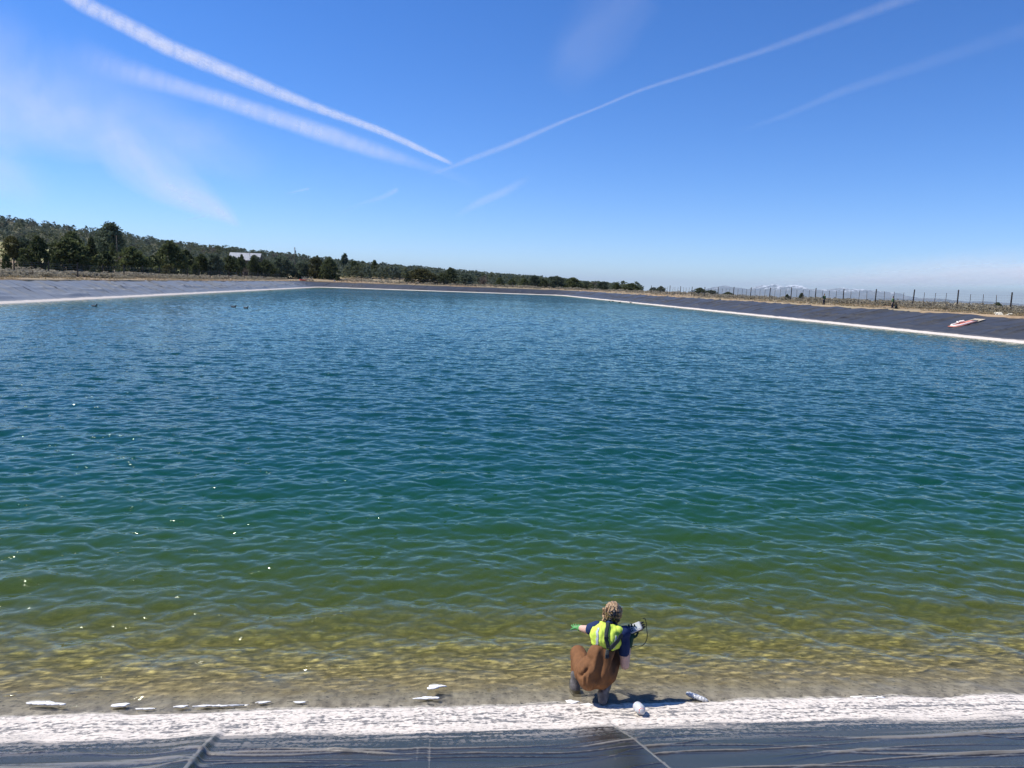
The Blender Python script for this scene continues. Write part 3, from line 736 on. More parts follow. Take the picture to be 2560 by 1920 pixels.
FRONT = [
 (44, 62, 593, 34, 'olive', 'wide grey-green tree at the edge of the sloping meadow, far left'),
 (73, 60, 598, 46, 'pinyon', 'dark round tree standing on the meadow edge, just left of the big dark juniper'),
 (29, 24, 639, 24, 'juniper', 'small dark juniper left of the leftmost tall fence post'),
 (2, 26, 652, 26, 'bare', 'greyish half-bare bush cut by the left edge of the picture'),
 (70, 27, 641, 24, 'juniper', 'low dark bush at the left foot of the big dark juniper'),
 (110, 27, 594, 60, 'juniper', 'big dark juniper behind the second tall fence post from the left'),
 (190, 44, 582, 60, 'juniper', 'pointed dark juniper rising behind the broadest juniper'),
 (186, 25, 598, 96, 'juniper', 'broadest dark juniper of the left bank, behind the third tall fence post'),
 (148, 23, 640, 30, 'cone', 'small bright green cone juniper in front of the broadest juniper'),
 (240, 40, 597, 42, 'cone', 'slanting dark juniper left of the tall pine'),
 (271, 23, 629, 40, 'juniper', 'dark juniper in front of the tall pine'),
 (286, 88, 562, 84, 'pine', 'tallest tree of the left hillside, a dense pine beside the wooden utility pole'),
 (291, 52, 611, 28, 'cone', 'small rounded juniper at the foot of the wooden utility pole'),
 (337, 24, 619, 80, 'juniper', 'wide brownish-dark juniper right of the wooden utility pole'),
 (390, 23, 640, 40, 'juniper', 'low dark juniper between two larger dark junipers'),
 (432, 26, 606, 70, 'juniper', 'tall dark juniper with the small yellow-green bush at its foot'),
 (426, 17, 663, 30, 'olive', 'small round yellow-green bush in front of the tall dark juniper'),
 (241, 16.5, 668, 18, 'juniper', 'tiny dark green bush among the sagebrush by the fence'),
 (472, 27, 627, 38, 'juniper', 'narrow juniper just right of the tall dark juniper'),
 (491, 17, 660, 24, 'cone', 'small green cone-shaped juniper beside the bare grass'),
 (510, 28, 637, 42, 'juniper', 'mid-sized juniper left of the metal-roofed building, below its left wall'),
 (543, 24, 636, 36, 'pinyon', 'grey-green pinyon in front of the left end of the metal-roofed building'),
 (577, 24, 641, 40, 'juniper', 'dark juniper below the left half of the pale metal roof'),
 (602, 25, 645, 26, 'juniper', 'slim dark juniper below the middle of the pale metal roof'),
 (617, 21, 661, 24, 'bare', 'grey leafless tree below the pale metal roof'),
 (636, 26, 642, 26, 'juniper', 'narrow dark juniper below the right half of the pale metal roof'),
 (608, 60, 638, 20, 'juniper', 'juniper tip standing in front of the middle of the pale metal roof'),
 (590, 50, 642, 24, 'pinyon', 'grey-green crown covering the lower left corner of the pale metal roof'),
 (640, 52, 640, 26, 'pinyon', 'grey-green crown covering the lower right part of the pale metal roof'),
 (666, 22, 651, 48, 'juniper', 'dark wide juniper right of the pale metal roof'),
 (705, 26, 642, 58, 'pinyon', 'broad grey-green pinyon below the pole with the transformer'),
 (756, 32, 657, 36, 'pinyon', 'rounded pinyon behind the red boat'),
 (789, 30, 646, 34, 'olive', 'olive-green tree right of the red boat'),
 (823, 27, 646, 42, 'juniper', 'darkest juniper by the far left corner of the pond'),
 (843, 19, 687, 12, 'cone', 'very small juniper at the right foot of the darkest juniper'),
 (860, 100, 636, 18, 'pinyon', 'tall slender pinyon standing above the treeline past the pond corner'),
 (884, 52, 654, 32, 'juniper', 'dark juniper at the left end of the rocky mound'),
 (933, 60, 652, 27, 'cone', 'pointed dark juniper behind the rocky mound'),
 (1014, 24, 682, 11, 'juniper', 'thin dark juniper at the right end of the rocky mound'),
 (1048, 26, 673, 58, 'olive', 'big round olive-green tree beyond the far bank'),
 (1097, 22, 687, 34, 'juniper', 'low dark juniper right of the big round olive-green tree'),
 (1120, 30, 670, 37, 'juniper', 'taller pointed juniper behind the low dark juniper on the far bank'),
 (1157, 26, 684, 40, 'pinyon', 'rounded pinyon left of the bare grey grove on the far bank'),
 (1200, 27, 684, 32, 'bare', 'bare grey grove in the middle of the far bank'),
 (1241, 24, 694, 28, 'cone', 'cone-shaped juniper right of the bare grey grove'),
 (1271, 26, 697, 21, 'juniper', 'small juniper left of the post on the far bank'),
 (1302, 30, 697, 25, 'juniper', 'small juniper just right of the post on the far bank'),
 (1325, 34, 690, 25, 'pinyon', 'rounded dark pinyon on the far bank near its right end'),
 (1347, 32, 697, 22, 'juniper', 'low juniper between two rounded pinyons on the far bank'),
 (1378, 34, 691, 42, 'pinyon', 'broad dark pinyon above the far right pond corner'),
 (1419, 40, 694, 44, 'juniper', 'broad juniper just past the far right pond corner'),
 (1453, 44, 704, 26, 'pinyon', 'rounded pinyon by the start of the right-hand fence'),
 (1494, 46, 704, 29, 'pinyon', 'two-humped dark pinyon behind the start of the right-hand fence'),
 (1528, 40, 708, 20, 'juniper', 'small round juniper left of the last dense clump on the right bank'),
 (1564, 42, 709, 46, 'juniper', 'last dense juniper clump on the right bank, seen through the fence'),
 (1619, 30, 718, 19, 'pinyon', 'small bush left of the darker bush behind the right fence'),
 (1637, 30, 715, 20, 'juniper', 'darker bush between two fence posts on the right bank'),
 (1733, 30, 719, 33, 'juniper', 'dark bush hiding the foot of a fence post left of the far blue hump'),
 (1761, 32, 725, 26, 'pinyon', 'low bush under the far blue hump of mountains'),
 (1803, 26, 729, 24, 'juniper', 'low spreading juniper behind the fence under the left mountain hump'),
 (1948, 21, 734.5, 11, 'juniper', 'tiny juniper under the snowy peaks, left of the small cone-shaped one'),
 (1983, 20, 732, 19, 'cone', 'small cone-shaped juniper by the fence, left of the standing person'),
 (2006, 19, 741, 16, 'juniper', 'low dark bush touching a fence post left of the standing person'),
 (2466, 22, 755, 25, 'juniper', 'small dark juniper behind the white bags on the right bank'),
]
for a in FRONT: tree(*a)

# the wooded hillside: hundreds of trees that read as one mass
def woods(name, spots, label, seed):
    g = np.random.default_rng(seed)
    tmpl = []
    for k, (kd, sd_) in enumerate([('oval', 1), ('round', 2), ('cone', 3), ('round', 4), ('oval', 5)]):
        gg = np.random.default_rng(sd_+90); P, sh = crown_pts(kd, gg, 46, 6)
        c, f, s = quads(P, .085, gg, sh, 1.5); tmpl.append((c, f, s))
    CO, FA, SHD, MI, off = [], [], [], [], 0
    for (x, y, w, h, dead) in spots:
        c, f, s = tmpl[g.integers(0, 5)]
        a = g.uniform(0, 6.28); ca, sa = math.cos(a), math.sin(a)
        q = np.stack([(c[:, 0]*ca-c[:, 1]*sa)*w+x, (c[:, 0]*sa+c[:, 1]*ca)*w+y, c[:, 2]*h], 1); q[:, 2] += tz(x, y)-.2
        CO.append(q); FA.append(f+off); off += len(q); SHD.append(np.clip(s+g.normal(0, .12), 0, 1)); MI.append(np.full(len(f), dead))
    me = mesh_np(name, np.concatenate(CO), np.concatenate(FA), False); attr(me, 'shade', np.concatenate(SHD))
    me.materials.append(m_far1); me.materials.append(m_far2); me.materials.append(m_bare2)
    me.polygons.foreach_set('material_index', np.concatenate(MI).astype(np.int32))
    o = link_mesh(name, me); tag(o, label, 'woodland', kind='stuff')
m_far1 = leaf_mat('far_pinyon', (.040, .060, .048), (.150, .180, .130)); m_far2 = leaf_mat('far_juniper', (.035, .050, .032), (.150, .165, .085))
m_bare2 = leaf_mat('bare_oak', (.055, .05, .044), (.16, .14, .115))
g = np.random.default_rng(77); spots = []
tries = 0
while len(spots) < 3000 and tries < 60000:
    tries += 1
    az = g.uniform(-43, 9.5); d = 38+g.uniform(0, 1)**.75*470
    px = 1280+math.tan(R(az))*F_PX*math.cos(PITCH)
    x, y = pos_at(px, d)
    if az < -28.3 and 50 < d < 158: continue
    if -26.5 < az < -24.6 and d < 150: continue
    if -12.2 < az < -9.4 and d < 44: continue
    if d < 55 and az < -30: continue
    if d < 60 and g.random() < .2: continue
    h = g.uniform(3.2, 6.6)*(1.0 if d > 90 else .8); w = h*g.uniform(.85, 1.4)
    if az > 2: h *= .8
    dead = 2 if g.random() < .16 else (0 if g.random() < .6 else 1)
    if dead == 2: h *= .8
    spots.append((x, y, w, h, dead))
for _ in range(60):
    px = g.uniform(862, 1022); x, y = pos_at(px, g.uniform(34, 62)); h = g.uniform(3.8, 6.2); spots.append((x, y, h*g.uniform(.8, 1.2), h, 0 if g.random() < .6 else 1))
woods('hillside_woodland', spots, 'dark pinyon and juniper woodland covering the low hillside behind the pond', 5)

# sagebrush and dry grass
def scatter(name, spots, tm, label, cat, mats, seed):
    g = np.random.default_rng(seed); CO, FA, SH, off = [], [], [], 0
    for (x, y, w, h) in spots:
        c, f, s = tm[g.integers(0, len(tm))]; a = g.uniform(0, 6.28); ca, sa = math.cos(a), math.sin(a)
        q = np.stack([(c[:, 0]*ca-c[:, 1]*sa)*w+x, (c[:, 0]*sa+c[:, 1]*ca)*w+y, c[:, 2]*h+tz(x, y)-.03], 1)
        CO.append(q); FA.append(f+off); off += len(q); SH.append(np.clip(s+g.normal(0, .16), 0, 1))
    me = mesh_np(name, np.concatenate(CO), np.concatenate(FA), False); attr(me, 'shade', np.concatenate(SH))
    o = link_mesh(name, me, mats); tag(o, label, cat, kind='stuff')
def sage_t(seed):
    g = np.random.default_rng(seed); P, sh = crown_pts('round', g, 26, 5); P[:, 2] *= .95
    return quads(P, .13, g, sh, 2.0)
def tuft_t(seed):
    g = np.random.default_rng(seed); n = 16; th = g.uniform(0, 6.28, n); L = g.uniform(.5, 1, n); lean = g.uniform(.1, .6, n)
    base = np.stack([g.normal(0, .12, n), g.normal(0, .12, n), 0*th], 1)
    tip = base+np.stack([np.cos(th)*lean*L, np.sin(th)*lean*L, L], 1); sd = np.stack([-np.sin(th), np.cos(th), 0*th], 1)*.05
    co = np.stack([base-sd, base+sd, tip+sd*.2, tip-sd*.2], 1).reshape(-1, 3)
    return co, np.arange(n*4).reshape(-1, 4), np.repeat(g.uniform(.2, 1, n), 4)
st = [sage_t(i) for i in range(4)]; tt = [tuft_t(20+i) for i in range(4)]
g = np.random.default_rng(5); sp = []; gr = []
for _ in range(3600):
    u = g.random()
    if u < .42: px = g.uniform(-120, 720); d = 11.5+abs(g.normal(0, 7))
    elif u < .60: px = g.uniform(850, 1440); d = 10.5+abs(g.normal(0, 14))
    else: px = g.uniform(1400, 2700); d = 11.6+abs(g.normal(0, 10))
    x, y = pos_at(px, d); h = g.uniform(.35, .95)*(1.0 if u > .6 else 1.15)
    if d < 13: h *= .55
    if vnoise(np.array([x]), np.array([y]), 6, 44)[0] < .33: continue
    sp.append((x, y, h*g.uniform(1.1, 1.7), h))
scatter('sagebrush', sp, st, 'grey-green sagebrush growing in a band along the fences', 'sagebrush', m_sage, 3)
for _ in range(5200):
    u = g.random()
    if u < .35: px = g.uniform(-120, 800)
    elif u < .5: px = g.uniform(800, 1420)
    else: px = g.uniform(1400, 2700)
    d = 7.5+abs(g.normal(0, 3.2)); x, y = pos_at(px, d); h = g.uniform(.10, .36)
    if vnoise(np.array([x]), np.array([y]), 4, 45)[0] < .36: continue
    gr.append((x, y, h*1.2, h))
scatter('dry_grass', gr, tt, 'straw-coloured dry grass along the top of the banks', 'grass', m_straw, 4)

# ------------------------------------------------------------------ fences
m_post = simple('dark_post_wood', (.030, .026, .024), .85, .3, 12)
m_steel = simple('rusty_t_post', (.075, .06, .055), .6, .25, 20, metallic=.3)
m_wire = simple('galvanised_wire', (.35, .36, .37), .4, .1, 20, metallic=.8)
def post_bm(r, h, n=10):
    bm = bmesh.new(); tube(bm, [(0, 0, -.4), (0, 0, h*.5), (0, 0, h-.03), (0, 0, h)], [r, r*.98, r*.95, r*.75], n); return bm_mesh('post', bm)
ME_POST = post_bm(.085, 2.45)
def tpost():
    bm = bmesh.new()
    box(bm, (0, 0, .9), (.060, .014, 2.5)); box(bm, (0, -.026, .9), (.012, .040, 2.494))
    for k in range(14): box(bm, (0, .010, .15+k*.14), (.02, .012, .02))
    return bm_mesh('post', bm, False)
ME_T = tpost()
def fence(label, pts, n_t, h_wire=2.05, lean=.02, seed=1, thin=True):
    g = random.Random(seed); root = empty('fence', (pts[0][0], pts[0][1], tz(*pts[0]))); tag(root, label, 'fence')
    base = root.location
    line = []
    for i, (x, y) in enumerate(pts):
        z = tz(x, y); o = link_mesh('wooden_post', ME_POST, None, root)
        if not ME_POST.materials: ME_POST.materials.append(m_post)
        o.location = (x-base.x, y-base.y, z-base.z); o.rotation_euler = (g.gauss(0, lean), g.gauss(0, lean), g.uniform(0, 6)); o.scale = (1, 1, g.uniform(.97, 1.04))
        line.append((x-base.x, y-base.y, z-base.z))
        if i+1 < len(pts) and thin:
            x2, y2 = pts[i+1]
            for k in range(n_t):
                q = (k+1)/(n_t+1); xx, yy = x+(x2-x)*q, y+(y2-y)*q; zz = tz(xx, yy)
                o = link_mesh('metal_post', ME_T, None, root)
                if not ME_T.materials: ME_T.materials.append(m_steel)
                o.location = (xx-base.x, yy-base.y, zz-base.z-.05); o.rotation_euler = (g.gauss(0, lean), g.gauss(0, lean), math.atan2(y2-y, x2-x))
                line.append((xx-base.x, yy-base.y, zz-base.z))
    bm = bmesh.new()
    for hgt in (.12, .32, .55, .8, 1.1, 1.42, 1.75, h_wire):
        tube(bm, [(p[0], p[1], p[2]+hgt) for p in line], .0045, 4)
    for a, b in zip(line, line[1:]):
        m = max(1, int(math.hypot(b[0]-a[0], b[1]-a[1])/.45))
        for k in range(m):
            q = (k+.5)/m; p = [a[j]+(b[j]-a[j])*q for j in range(3)]
            tube(bm, [(p[0]+.01, p[1], p[2]+.1), (p[0]+.01, p[1], p[2]+h_wire)], .0022, 3, False)
    link_mesh('wire_mesh', bm_mesh('wire_mesh', bm), m_wire, root)
    return root
def along(px0, px1, step, d, phase=0.0):
    """fence line parallel to a bank at distance d between two pixel columns"""
    a = np.array(pos_at(px0, d)); b = np.array(pos_at(px1, d)); L = np.linalg.norm(b-a); n = int(L/step)
    return [tuple(a+(b-a)/L*(phase+step*k)) for k in range(n+1)]
rf_ = along(2498, 1500, 9.0, 14.5)
ext_ = (np.array(rf_[0])-np.array(rf_[1])); rf_ = [tuple(np.array(rf_[0])+ext_*k) for k in (2, 1)]+rf_
fence('tall wire fence with dark wooden posts along the right bank, mountains behind', rf_[:19], 3, seed=2)
fence('tall wire fence of dark posts in front of the junipers on the left bank', along(48, 700, 9.7, 15.3), 1, seed=3)
fence('faint wire fence with widely spaced posts along the far bank', along(902, 1420, 16.0, 13.5), 0, seed=4)

# ------------------------------------------------------------------ poles, building and gear by the far corner
m_pole = simple('pole_wood', (.115, .085, .065), .85, .3, 6)
m_grey = simple('grey_metal', (.30, .31, .32), .5, .15, 10, metallic=.5)
x, y = pos_at(303, 80); z = tz(x, y)
zt = EYE+(hor(303)-591)/F_PX*y
bm = bmesh.new(); tube(bm, [(0, 0, -.3), (0, 0, (zt-z)*.5), (-.1, 0, zt-z)], [.17, .15, .11], 10)
o = empty('utility_pole', (x, y, z)); tag(o, 'bare wooden utility pole in front of the tallest pine', 'pole')
link_mesh('pole_shaft', bm_mesh('pole_shaft', bm), m_pole, o)
bm = bmesh.new(); box(bm, (-.1, 0, zt-z-.35), (1.0, .10, .12)); link_mesh('crossarm', bm_mesh('crossarm', bm, False), m_pole, o)
x, y = pos_at(738, 95); z = tz(x, y); zt = EYE+(hor(738)-619.5)/F_PX*y; h = zt-z
o = empty('utility_pole', (x, y, z)); tag(o, 'utility pole with a transformer can sticking up above the trees', 'pole')
bm = bmesh.new(); tube(bm, [(0, 0, -.3), (0, 0, h*.5), (0, 0, h)], [.2, .18, .14], 10); link_mesh('pole_shaft', bm_mesh('pole_shaft', bm), m_pole, o)
bm = bmesh.new(); tube(bm, [(.42, -.1, h-3.0), (.42, -.1, h-2.92), (.42, -.1, h-1.75), (.42, -.1, h-1.68)], [.2, .28, .28, .2], 14); link_mesh('transformer', bm_mesh('transformer', bm), m_grey, o)
bm = bmesh.new()
for k in (-1, 0, 1): tube(bm, [(k*.35, -.08, h-.85), (k*.35, -.08, h-.55)], [.05, .03], 8)
box(bm, (0, -.05, h-.95), (1.2, .12, .14)); link_mesh('crossarm', bm_mesh('crossarm', bm), m_pole, o)

# metal-roofed building in the trees
m_roof, t = material('ribbed_metal_roof')
oc = t.n('ShaderNodeTexCoord').outputs['Object']; sx_ = t.n('ShaderNodeSeparateXYZ', {0: oc}).outputs[0]
rib = t.math('SINE', t.math('MULTIPLY', sx_, 14.0))
t.out(t.n('ShaderNodeBsdfPrincipled', {'Base Color': t.mix(t.mapr(t.noise(oc, .8, 4), .35, .65), (.44, .45, .46), (.56, .56, .55)), 'Roughness': .8, 'Specular IOR Level': .15, 'Normal': t.bump(rib, .5, .03)}))
m_siding = simple('brown_siding', (.16, .10, .065), .85, .2, 3)
m_glass = simple('window_glass', (.03, .035, .04), .1, .1, 5)
bx, by = pos_at(618, 108); bz = tz(bx, by)
zr = EYE+(hor(618)-634)/F_PX*by; ze = EYE+(hor(618)-651)/F_PX*by
Wd = 75/F_PX*by
b = empty('building', (bx, by, bz), R(6)); tag(b, 'brown building with a pale ribbed metal roof half hidden by the junipers', 'building')
hr, he = zr-bz, ze-bz
bm = bmesh.new()
hw, dp = Wd/2-.6, 4.2
v = [bm.verts.new(p) for p in [(-hw, -dp, -1), (hw, -dp, -1), (hw, dp, -1), (-hw, dp, -1), (-hw, -dp, he-.1), (hw, -dp, he-.1), (hw, dp, he-.1), (-hw, dp, he-.1), (-hw, 0, hr-.25), (hw, 0, hr-.25)]]
for q in [(0, 1, 5, 4), (2, 3, 7, 6), (1, 2, 6, 9, 5), (3, 0, 4, 8, 7), (4, 5, 9, 8), (6, 7, 8, 9)]: bm.faces.new([v[i] for i in q])
link_mesh('wall', bm_mesh('wall', bm, False), m_siding, b)
bm = bmesh.new(); hw2, d2 = Wd/2, 4.9; e2 = he-.25
for sgn in (-1, 1):
    p = [(-hw2, sgn*d2, e2), (hw2, sgn*d2, e2), (hw2, 0, hr), (-hw2, 0, hr)]
    lo = [bm.verts.new(q) for q in p]; up = [bm.verts.new((q[0], q[1], q[2]+.09)) for q in p]
    for i in range(4): bm.faces.new((lo[i], lo[(i+1) % 4], up[(i+1) % 4], up[i]))
    bm.faces.new(lo[::-1]); bm.faces.new(up)
rf = link_mesh('roof', bm_mesh('roof', bm, False), m_roof, b)
bm = bmesh.new(); tube(bm, [(2.6, -2.2, he), (2.6, -2.2, hr+.6), (2.6, -2.2, hr+.75)], [.12, .12, .18], 10); link_mesh('chimney', bm_mesh('chimney', bm), m_grey, rf)
for k in range(4):
    bm = bmesh.new(); box(bm, (-hw+1.7+k*(2*hw-3.4)/3, -dp-.02, he-1.6), (1.1, .08, 1.1)); link_mesh('window', bm_mesh('window', bm, False), m_glass, b)
# ------------------------------------------------------------------ the crouching person
def cloth(name, col, rough=.85, var=.12, scale=30, bump=.004, col2=None, sheen=0.0, fine=220.0):
    m, t = material(name)
    co = t.n('ShaderNodeTexCoord').outputs['Object']
    nz = t.noise(co, scale, 4, .6); nf = t.noise(co, fine, 2)
    c = t.mix(t.mapr(nz, .3, .7), tuple(c*(1-var) for c in col), col2 or tuple(min(1, c*(1+var)) for c in col))
    t.out(t.n('ShaderNodeBsdfPrincipled', {'Base Color': c, 'Roughness': rough, 'Specular IOR Level': .3, 'Normal': t.bump(t.math('ADD', nz, t.math('MULTIPLY', nf, .25)), .6, bump)}))
    return m
m_skin = simple('skin', (.62, .40, .31), .55, .06, 40, **{'Subsurface Weight': .12, 'Subsurface Radius': (.02, .008, .004), 'Subsurface Scale': .3})
m_wader = cloth('brown_wader_fabric', (.185, .085, .034), .85, .14, 14)
m_vest = cloth('hi_vis_fabric', (.62, .80, .10), .7, .06, 24, **{'Emission Strength': 0} if False else {})
m_reflect = simple('reflective_tape', (.52, .55, .55), .35, .06, 60, metallic=.3)
m_navy = cloth('navy_cotton', (.012, .028, .095), .85, .15, 30)
m_strap = cloth('black_webbing', (.045, .055, .054), .7, .2, 60)
m_trim = cloth('black_binding', (.010, .011, .011), .8, .1, 60)
m_boot = simple('rubber_boot', (.115, .105, .10), .5, .3, 18, bump=.003)
m_glove = cloth('green_glove', (.10, .34, .10), .6, .1, 60)
m_glove_shaded = cloth('shaded_green_glove', (.012, .055, .030), .6, .1, 60)  # same green glove, its shadow put into a darker colour
m_hairclip = simple('black_plastic', (.012, .012, .013), .3, .1, 20)
m_hair, t = material('blonde_brown_hair')
oc = t.n('ShaderNodeTexCoord').outputs['Object']
st_ = t.noise(t.mapping(oc, (60, 60, 9), rot=(.3, .2, 0)), 1.6, 4, .7)
t.out(t.n('ShaderNodeBsdfPrincipled', {'Base Color': t.mix(t.mapr(st_, .33, .66), (.12, .062, .027), (.58, .39, .21)), 'Roughness': .42, 'Specular IOR Level': .5, 'Normal': t.bump(st_, .9, .006)}))

def ray_strip(bvh, pts, width, thick, off, up=None, sub=6):
    """ribbon of given width lying on a surface; pts in local space (projected to the nearest surface point)"""
    P = []
    for a, b in zip(pts, pts[1:]):
        for k in range(sub): P.append(Vector(a).lerp(Vector(b), k/sub))
    P.append(Vector(pts[-1]))
    Q = []
    for p in P:
        loc, nrm, _, _ = bvh.find_nearest(p)
        Q.append((loc, nrm))
    # smooth the normals
    for _ in range(3):
        Q = [(Q[i][0], (Q[max(i-1, 0)][1]+Q[i][1]*2+Q[min(i+1, len(Q)-1)][1]).normalized()) for i in range(len(Q))]
    bm = bmesh.new(); rows = []
    for i, (c, n) in enumerate(Q):
        t_ = (Q[min(i+1, len(Q)-1)][0]-Q[max(i-1, 0)][0]).normalized(); s = n.cross(t_).normalized()
        row = []
        for e in (-1, -.5, 0, .5, 1):
            q = c+s*(e*width/2); loc, n2, _, _ = bvh.find_nearest(q)
            base = loc if (loc-q).length < width else q
            row.append(base+n2*off)
        rows.append((row, n))
    lo = [[bm.verts.new(p) for p in r] for r, n in rows]; hi = [[bm.verts.new(p+n*thick) for p in r] for r, n in rows]
    for i in range(len(rows)-1):
        for j in range(4):
            bm.faces.new((hi[i][j], hi[i][j+1], hi[i+1][j+1], hi[i+1][j])); bm.faces.new((lo[i][j], lo[i+1][j], lo[i+1][j+1], lo[i][j+1]))
        bm.faces.new((lo[i][0], hi[i][0], hi[i+1][0], lo[i+1][0])); bm.faces.new((lo[i][4], lo[i+1][4], hi[i+1][4], hi[i][4]))
    for j in range(4):
        bm.faces.new((lo[0][j], lo[0][j+1], hi[0][j+1], hi[0][j])); bm.faces.new((lo[-1][j], hi[-1][j], hi[-1][j+1], lo[-1][j+1]))
    bmesh.ops.recalc_face_normals(bm, faces=bm.faces[:])
    return bm
def bvh_of(me):
    bm = bmesh.new(); bm.from_mesh(me); b = BVHTree.FromBMesh(bm); bm.free(); return b
def displace(me, fn):
    co = verts_np(me); n = np.empty(len(me.vertices)*3, np.float32); me.vertices.foreach_get('normal', n); n = n.reshape(-1, 3)
    co = co+n*fn(co)[:, None]; me.vertices.foreach_set('co', co.astype(np.float32).ravel()); me.update()
def cut(me, keep):
    """delete vertices for which keep(co) is False"""
    bm = bmesh.new(); bm.from_mesh(me)
    bmesh.ops.delete(bm, geom=[v for v in bm.verts if not keep(v.co)], context='VERTS')
    bm.to_mesh(me); bm.free(); me.update()
def hand(bm, wrist, palm_dir, up, scale=1.0, curl=.9, side=1):
    """palm, four fingers of different lengths with knuckle bends, thumb from the side of the palm"""
    w = Vector(wrist); d = Vector(palm_dir).normalized(); u = Vector(up); u = (u-d*u.dot(d)).normalized(); s = d.cross(u)*side
    L = .085*scale
    for e in (-.5, 0, .5): capsule(bm, w+s*(e*.045*scale), .017*scale, w+d*L+s*(e*.062*scale), .0145*scale, 10)
    for i, (off, ln) in enumerate([(-.036, .070), (-.012, .082), (.012, .077), (.034, .060)]):
        p = w+d*L+s*(off*scale); dirn = d.copy()
        for j, (fl, rr) in enumerate([(.45, .0095), (.32, .0085), (.25, .0078)]):
            dirn = (Matrix.Rotation(curl*(.5+.12*i) if side else 0, 3, d.cross(u)) @ dirn).normalized()
            q = p+dirn*(ln*fl*scale); capsule(bm, p, rr*scale, q, rr*.93*scale, 8); p = q
    p = w+d*.022*scale-s*.030*scale; q = p+(d*.6-s*.7-u*.25).normalized()*.040*scale; capsule(bm, p, .0125*scale, q, .0105*scale, 8)
    capsule(bm, q, .0105*scale, q+(d*.9-s*.2-u*.35).normalized()*.034*scale, .0085*scale, 8)

PO = Vector(sd_of(1484, 1763)[2]); PA = -math.atan2(PO.x, PO.y)
PS = .92; per = empty('person', PO, PA); per.scale = (PS, PS, PS)
tag(per, 'person in brown waders and yellow vest crouching at the water edge with a handheld meter', 'person')
J = dict(pel=(0, .10, .27), hipL=(-.10, .14, .25), hipR=(.10, .12, .27), kneeL=(-.185, .47, .270), kneeR=(.20, .46, .36), ankL=(-.195, .34, -.01), ankR=(.085, .07, .09),
         waist=(.035, .14, .43), chest=(.095, .235, .57), neck=(.125, .315, .695), head=(.143, .375, .790),
         shL=(-.005, .29, .645), shR=(.255, .245, .635), elL=(-.10, .45, .545), wrL=(-.185, .585, .49), elR=(.282, .205, .335), wrR=(.315, .375, .515))
J = {k: Vector(v) for k, v in J.items()}
def body_prims(bm, e=0.0):
    ellipsoid(bm, J['pel'], (.165+e, .150+e, .145+e))
    capsule(bm, J['hipL'], .098+e, J['kneeL'], .066+e); capsule(bm, J['hipR'], .098+e, J['kneeR'], .066+e)
    capsule(bm, J['kneeL'], .064+e, J['ankL'], .045+e); capsule(bm, J['kneeR'], .064+e, J['ankR'], .045+e)
    ellipsoid(bm, J['waist'], (.110+e, .095+e, .12+e), (-.35, .15, 0))
    ellipsoid(bm, J['chest'], (.148+e, .105+e, .135+e), (-.45, .2, -.15))
# the skin: one continuous body
bm = bmesh.new(); body_prims(bm, -.034)
capsule(bm, J['chest'], .09, J['neck'], .05); capsule(bm, J['neck'], .048, J['head']-Vector((0, 0, .05)), .045)
ellipsoid(bm, J['head'], (.072, .090, .100), (-.15, 0, .25)); ellipsoid(bm, J['head']+Vector((-.01, .045, -.05)), (.05, .05, .05))
ellipsoid(bm, J['head']+Vector((-.028, .096, -.018)), (.012, .018, .016))                       # nose
for sx in (-1, 1): ellipsoid(bm, J['head']+Vector((sx*.074, .005-.018*sx, -.015)), (.012, .022, .032))      # ears
for a, b_, r1, r2 in (('shL', 'elL', .052, .042), ('elL', 'wrL', .044, .030), ('shR', 'elR', .052, .045), ('elR', 'wrR', .046, .030)):
    capsule(bm, J[a], r1, J[b_], r2)
capsule(bm, J['shL'], .055, J['shR'], .055)
hand(bm, J['wrL'], (-.35, .80, -.35), (0, .3, 1), .72, .30, 1)
hand(bm, J['wrR'], (.10, .35, .75), (-.3, -1, .2), .72, .75, -1)
for a, f in (('ankL', (-.215, .52, -.115)), ('ankR', (.10, .22, -.045))): capsule(bm, J[a]+Vector((0, 0, -.04)), .042, f, .036)
link_mesh('body', remesh('body', bm, .007, 4), m_skin, per)
# eyes, brows and mouth are turned away from the camera but belong to the head
bm = bmesh.new()
for sx in (-1, 1): ellipsoid(bm, J['head']+Vector((-.026+sx*.030, .080-.008*sx, .008)), (.011, .011, .009))
link_mesh('eyes', bm_mesh('eyes', bm), simple('eye', (.25, .22, .2), .2), per)

# waders: baggy seat, legs and bib
bm = bmesh.new()
ellipsoid(bm, J['pel']+Vector((-.012, .010, .012)), (.178, .150, .165)); ellipsoid(bm, J['pel']+Vector((.055, .005, -.010)), (.120, .125, .140))
ellipsoid(bm, J['pel']+Vector((-.060, -.045, .0)), (.115, .13, .15))
capsule(bm, J['hipL'], .112, J['kneeL'], .083); capsule(bm, J['hipR'], .112, J['kneeR'], .083)
capsule(bm, J['kneeL'], .082, J['kneeL'].lerp(J['ankL'], .62), .060); capsule(bm, J['kneeR'], .082, J['kneeR'].lerp(J['ankR'], .60), .062)
ellipsoid(bm, J['waist'], (.126, .112, .130), (-.35, .15, 0)); capsule(bm, J['pel']+Vector((.01, .0, .03)), .138, J['waist']+Vector((.01, 0, 0)), .116)
capsule(bm, J['waist']+Vector((.01, 0, 0)), .114, J['chest']+Vector((0, .0, -.02)), .098)
capsule(bm, J['waist']+Vector((-.005, 0, 0)), .100, J['chest']+Vector((-.05, .01, -.04)), .062)
me = remesh('waders', bm, .0065, 9)
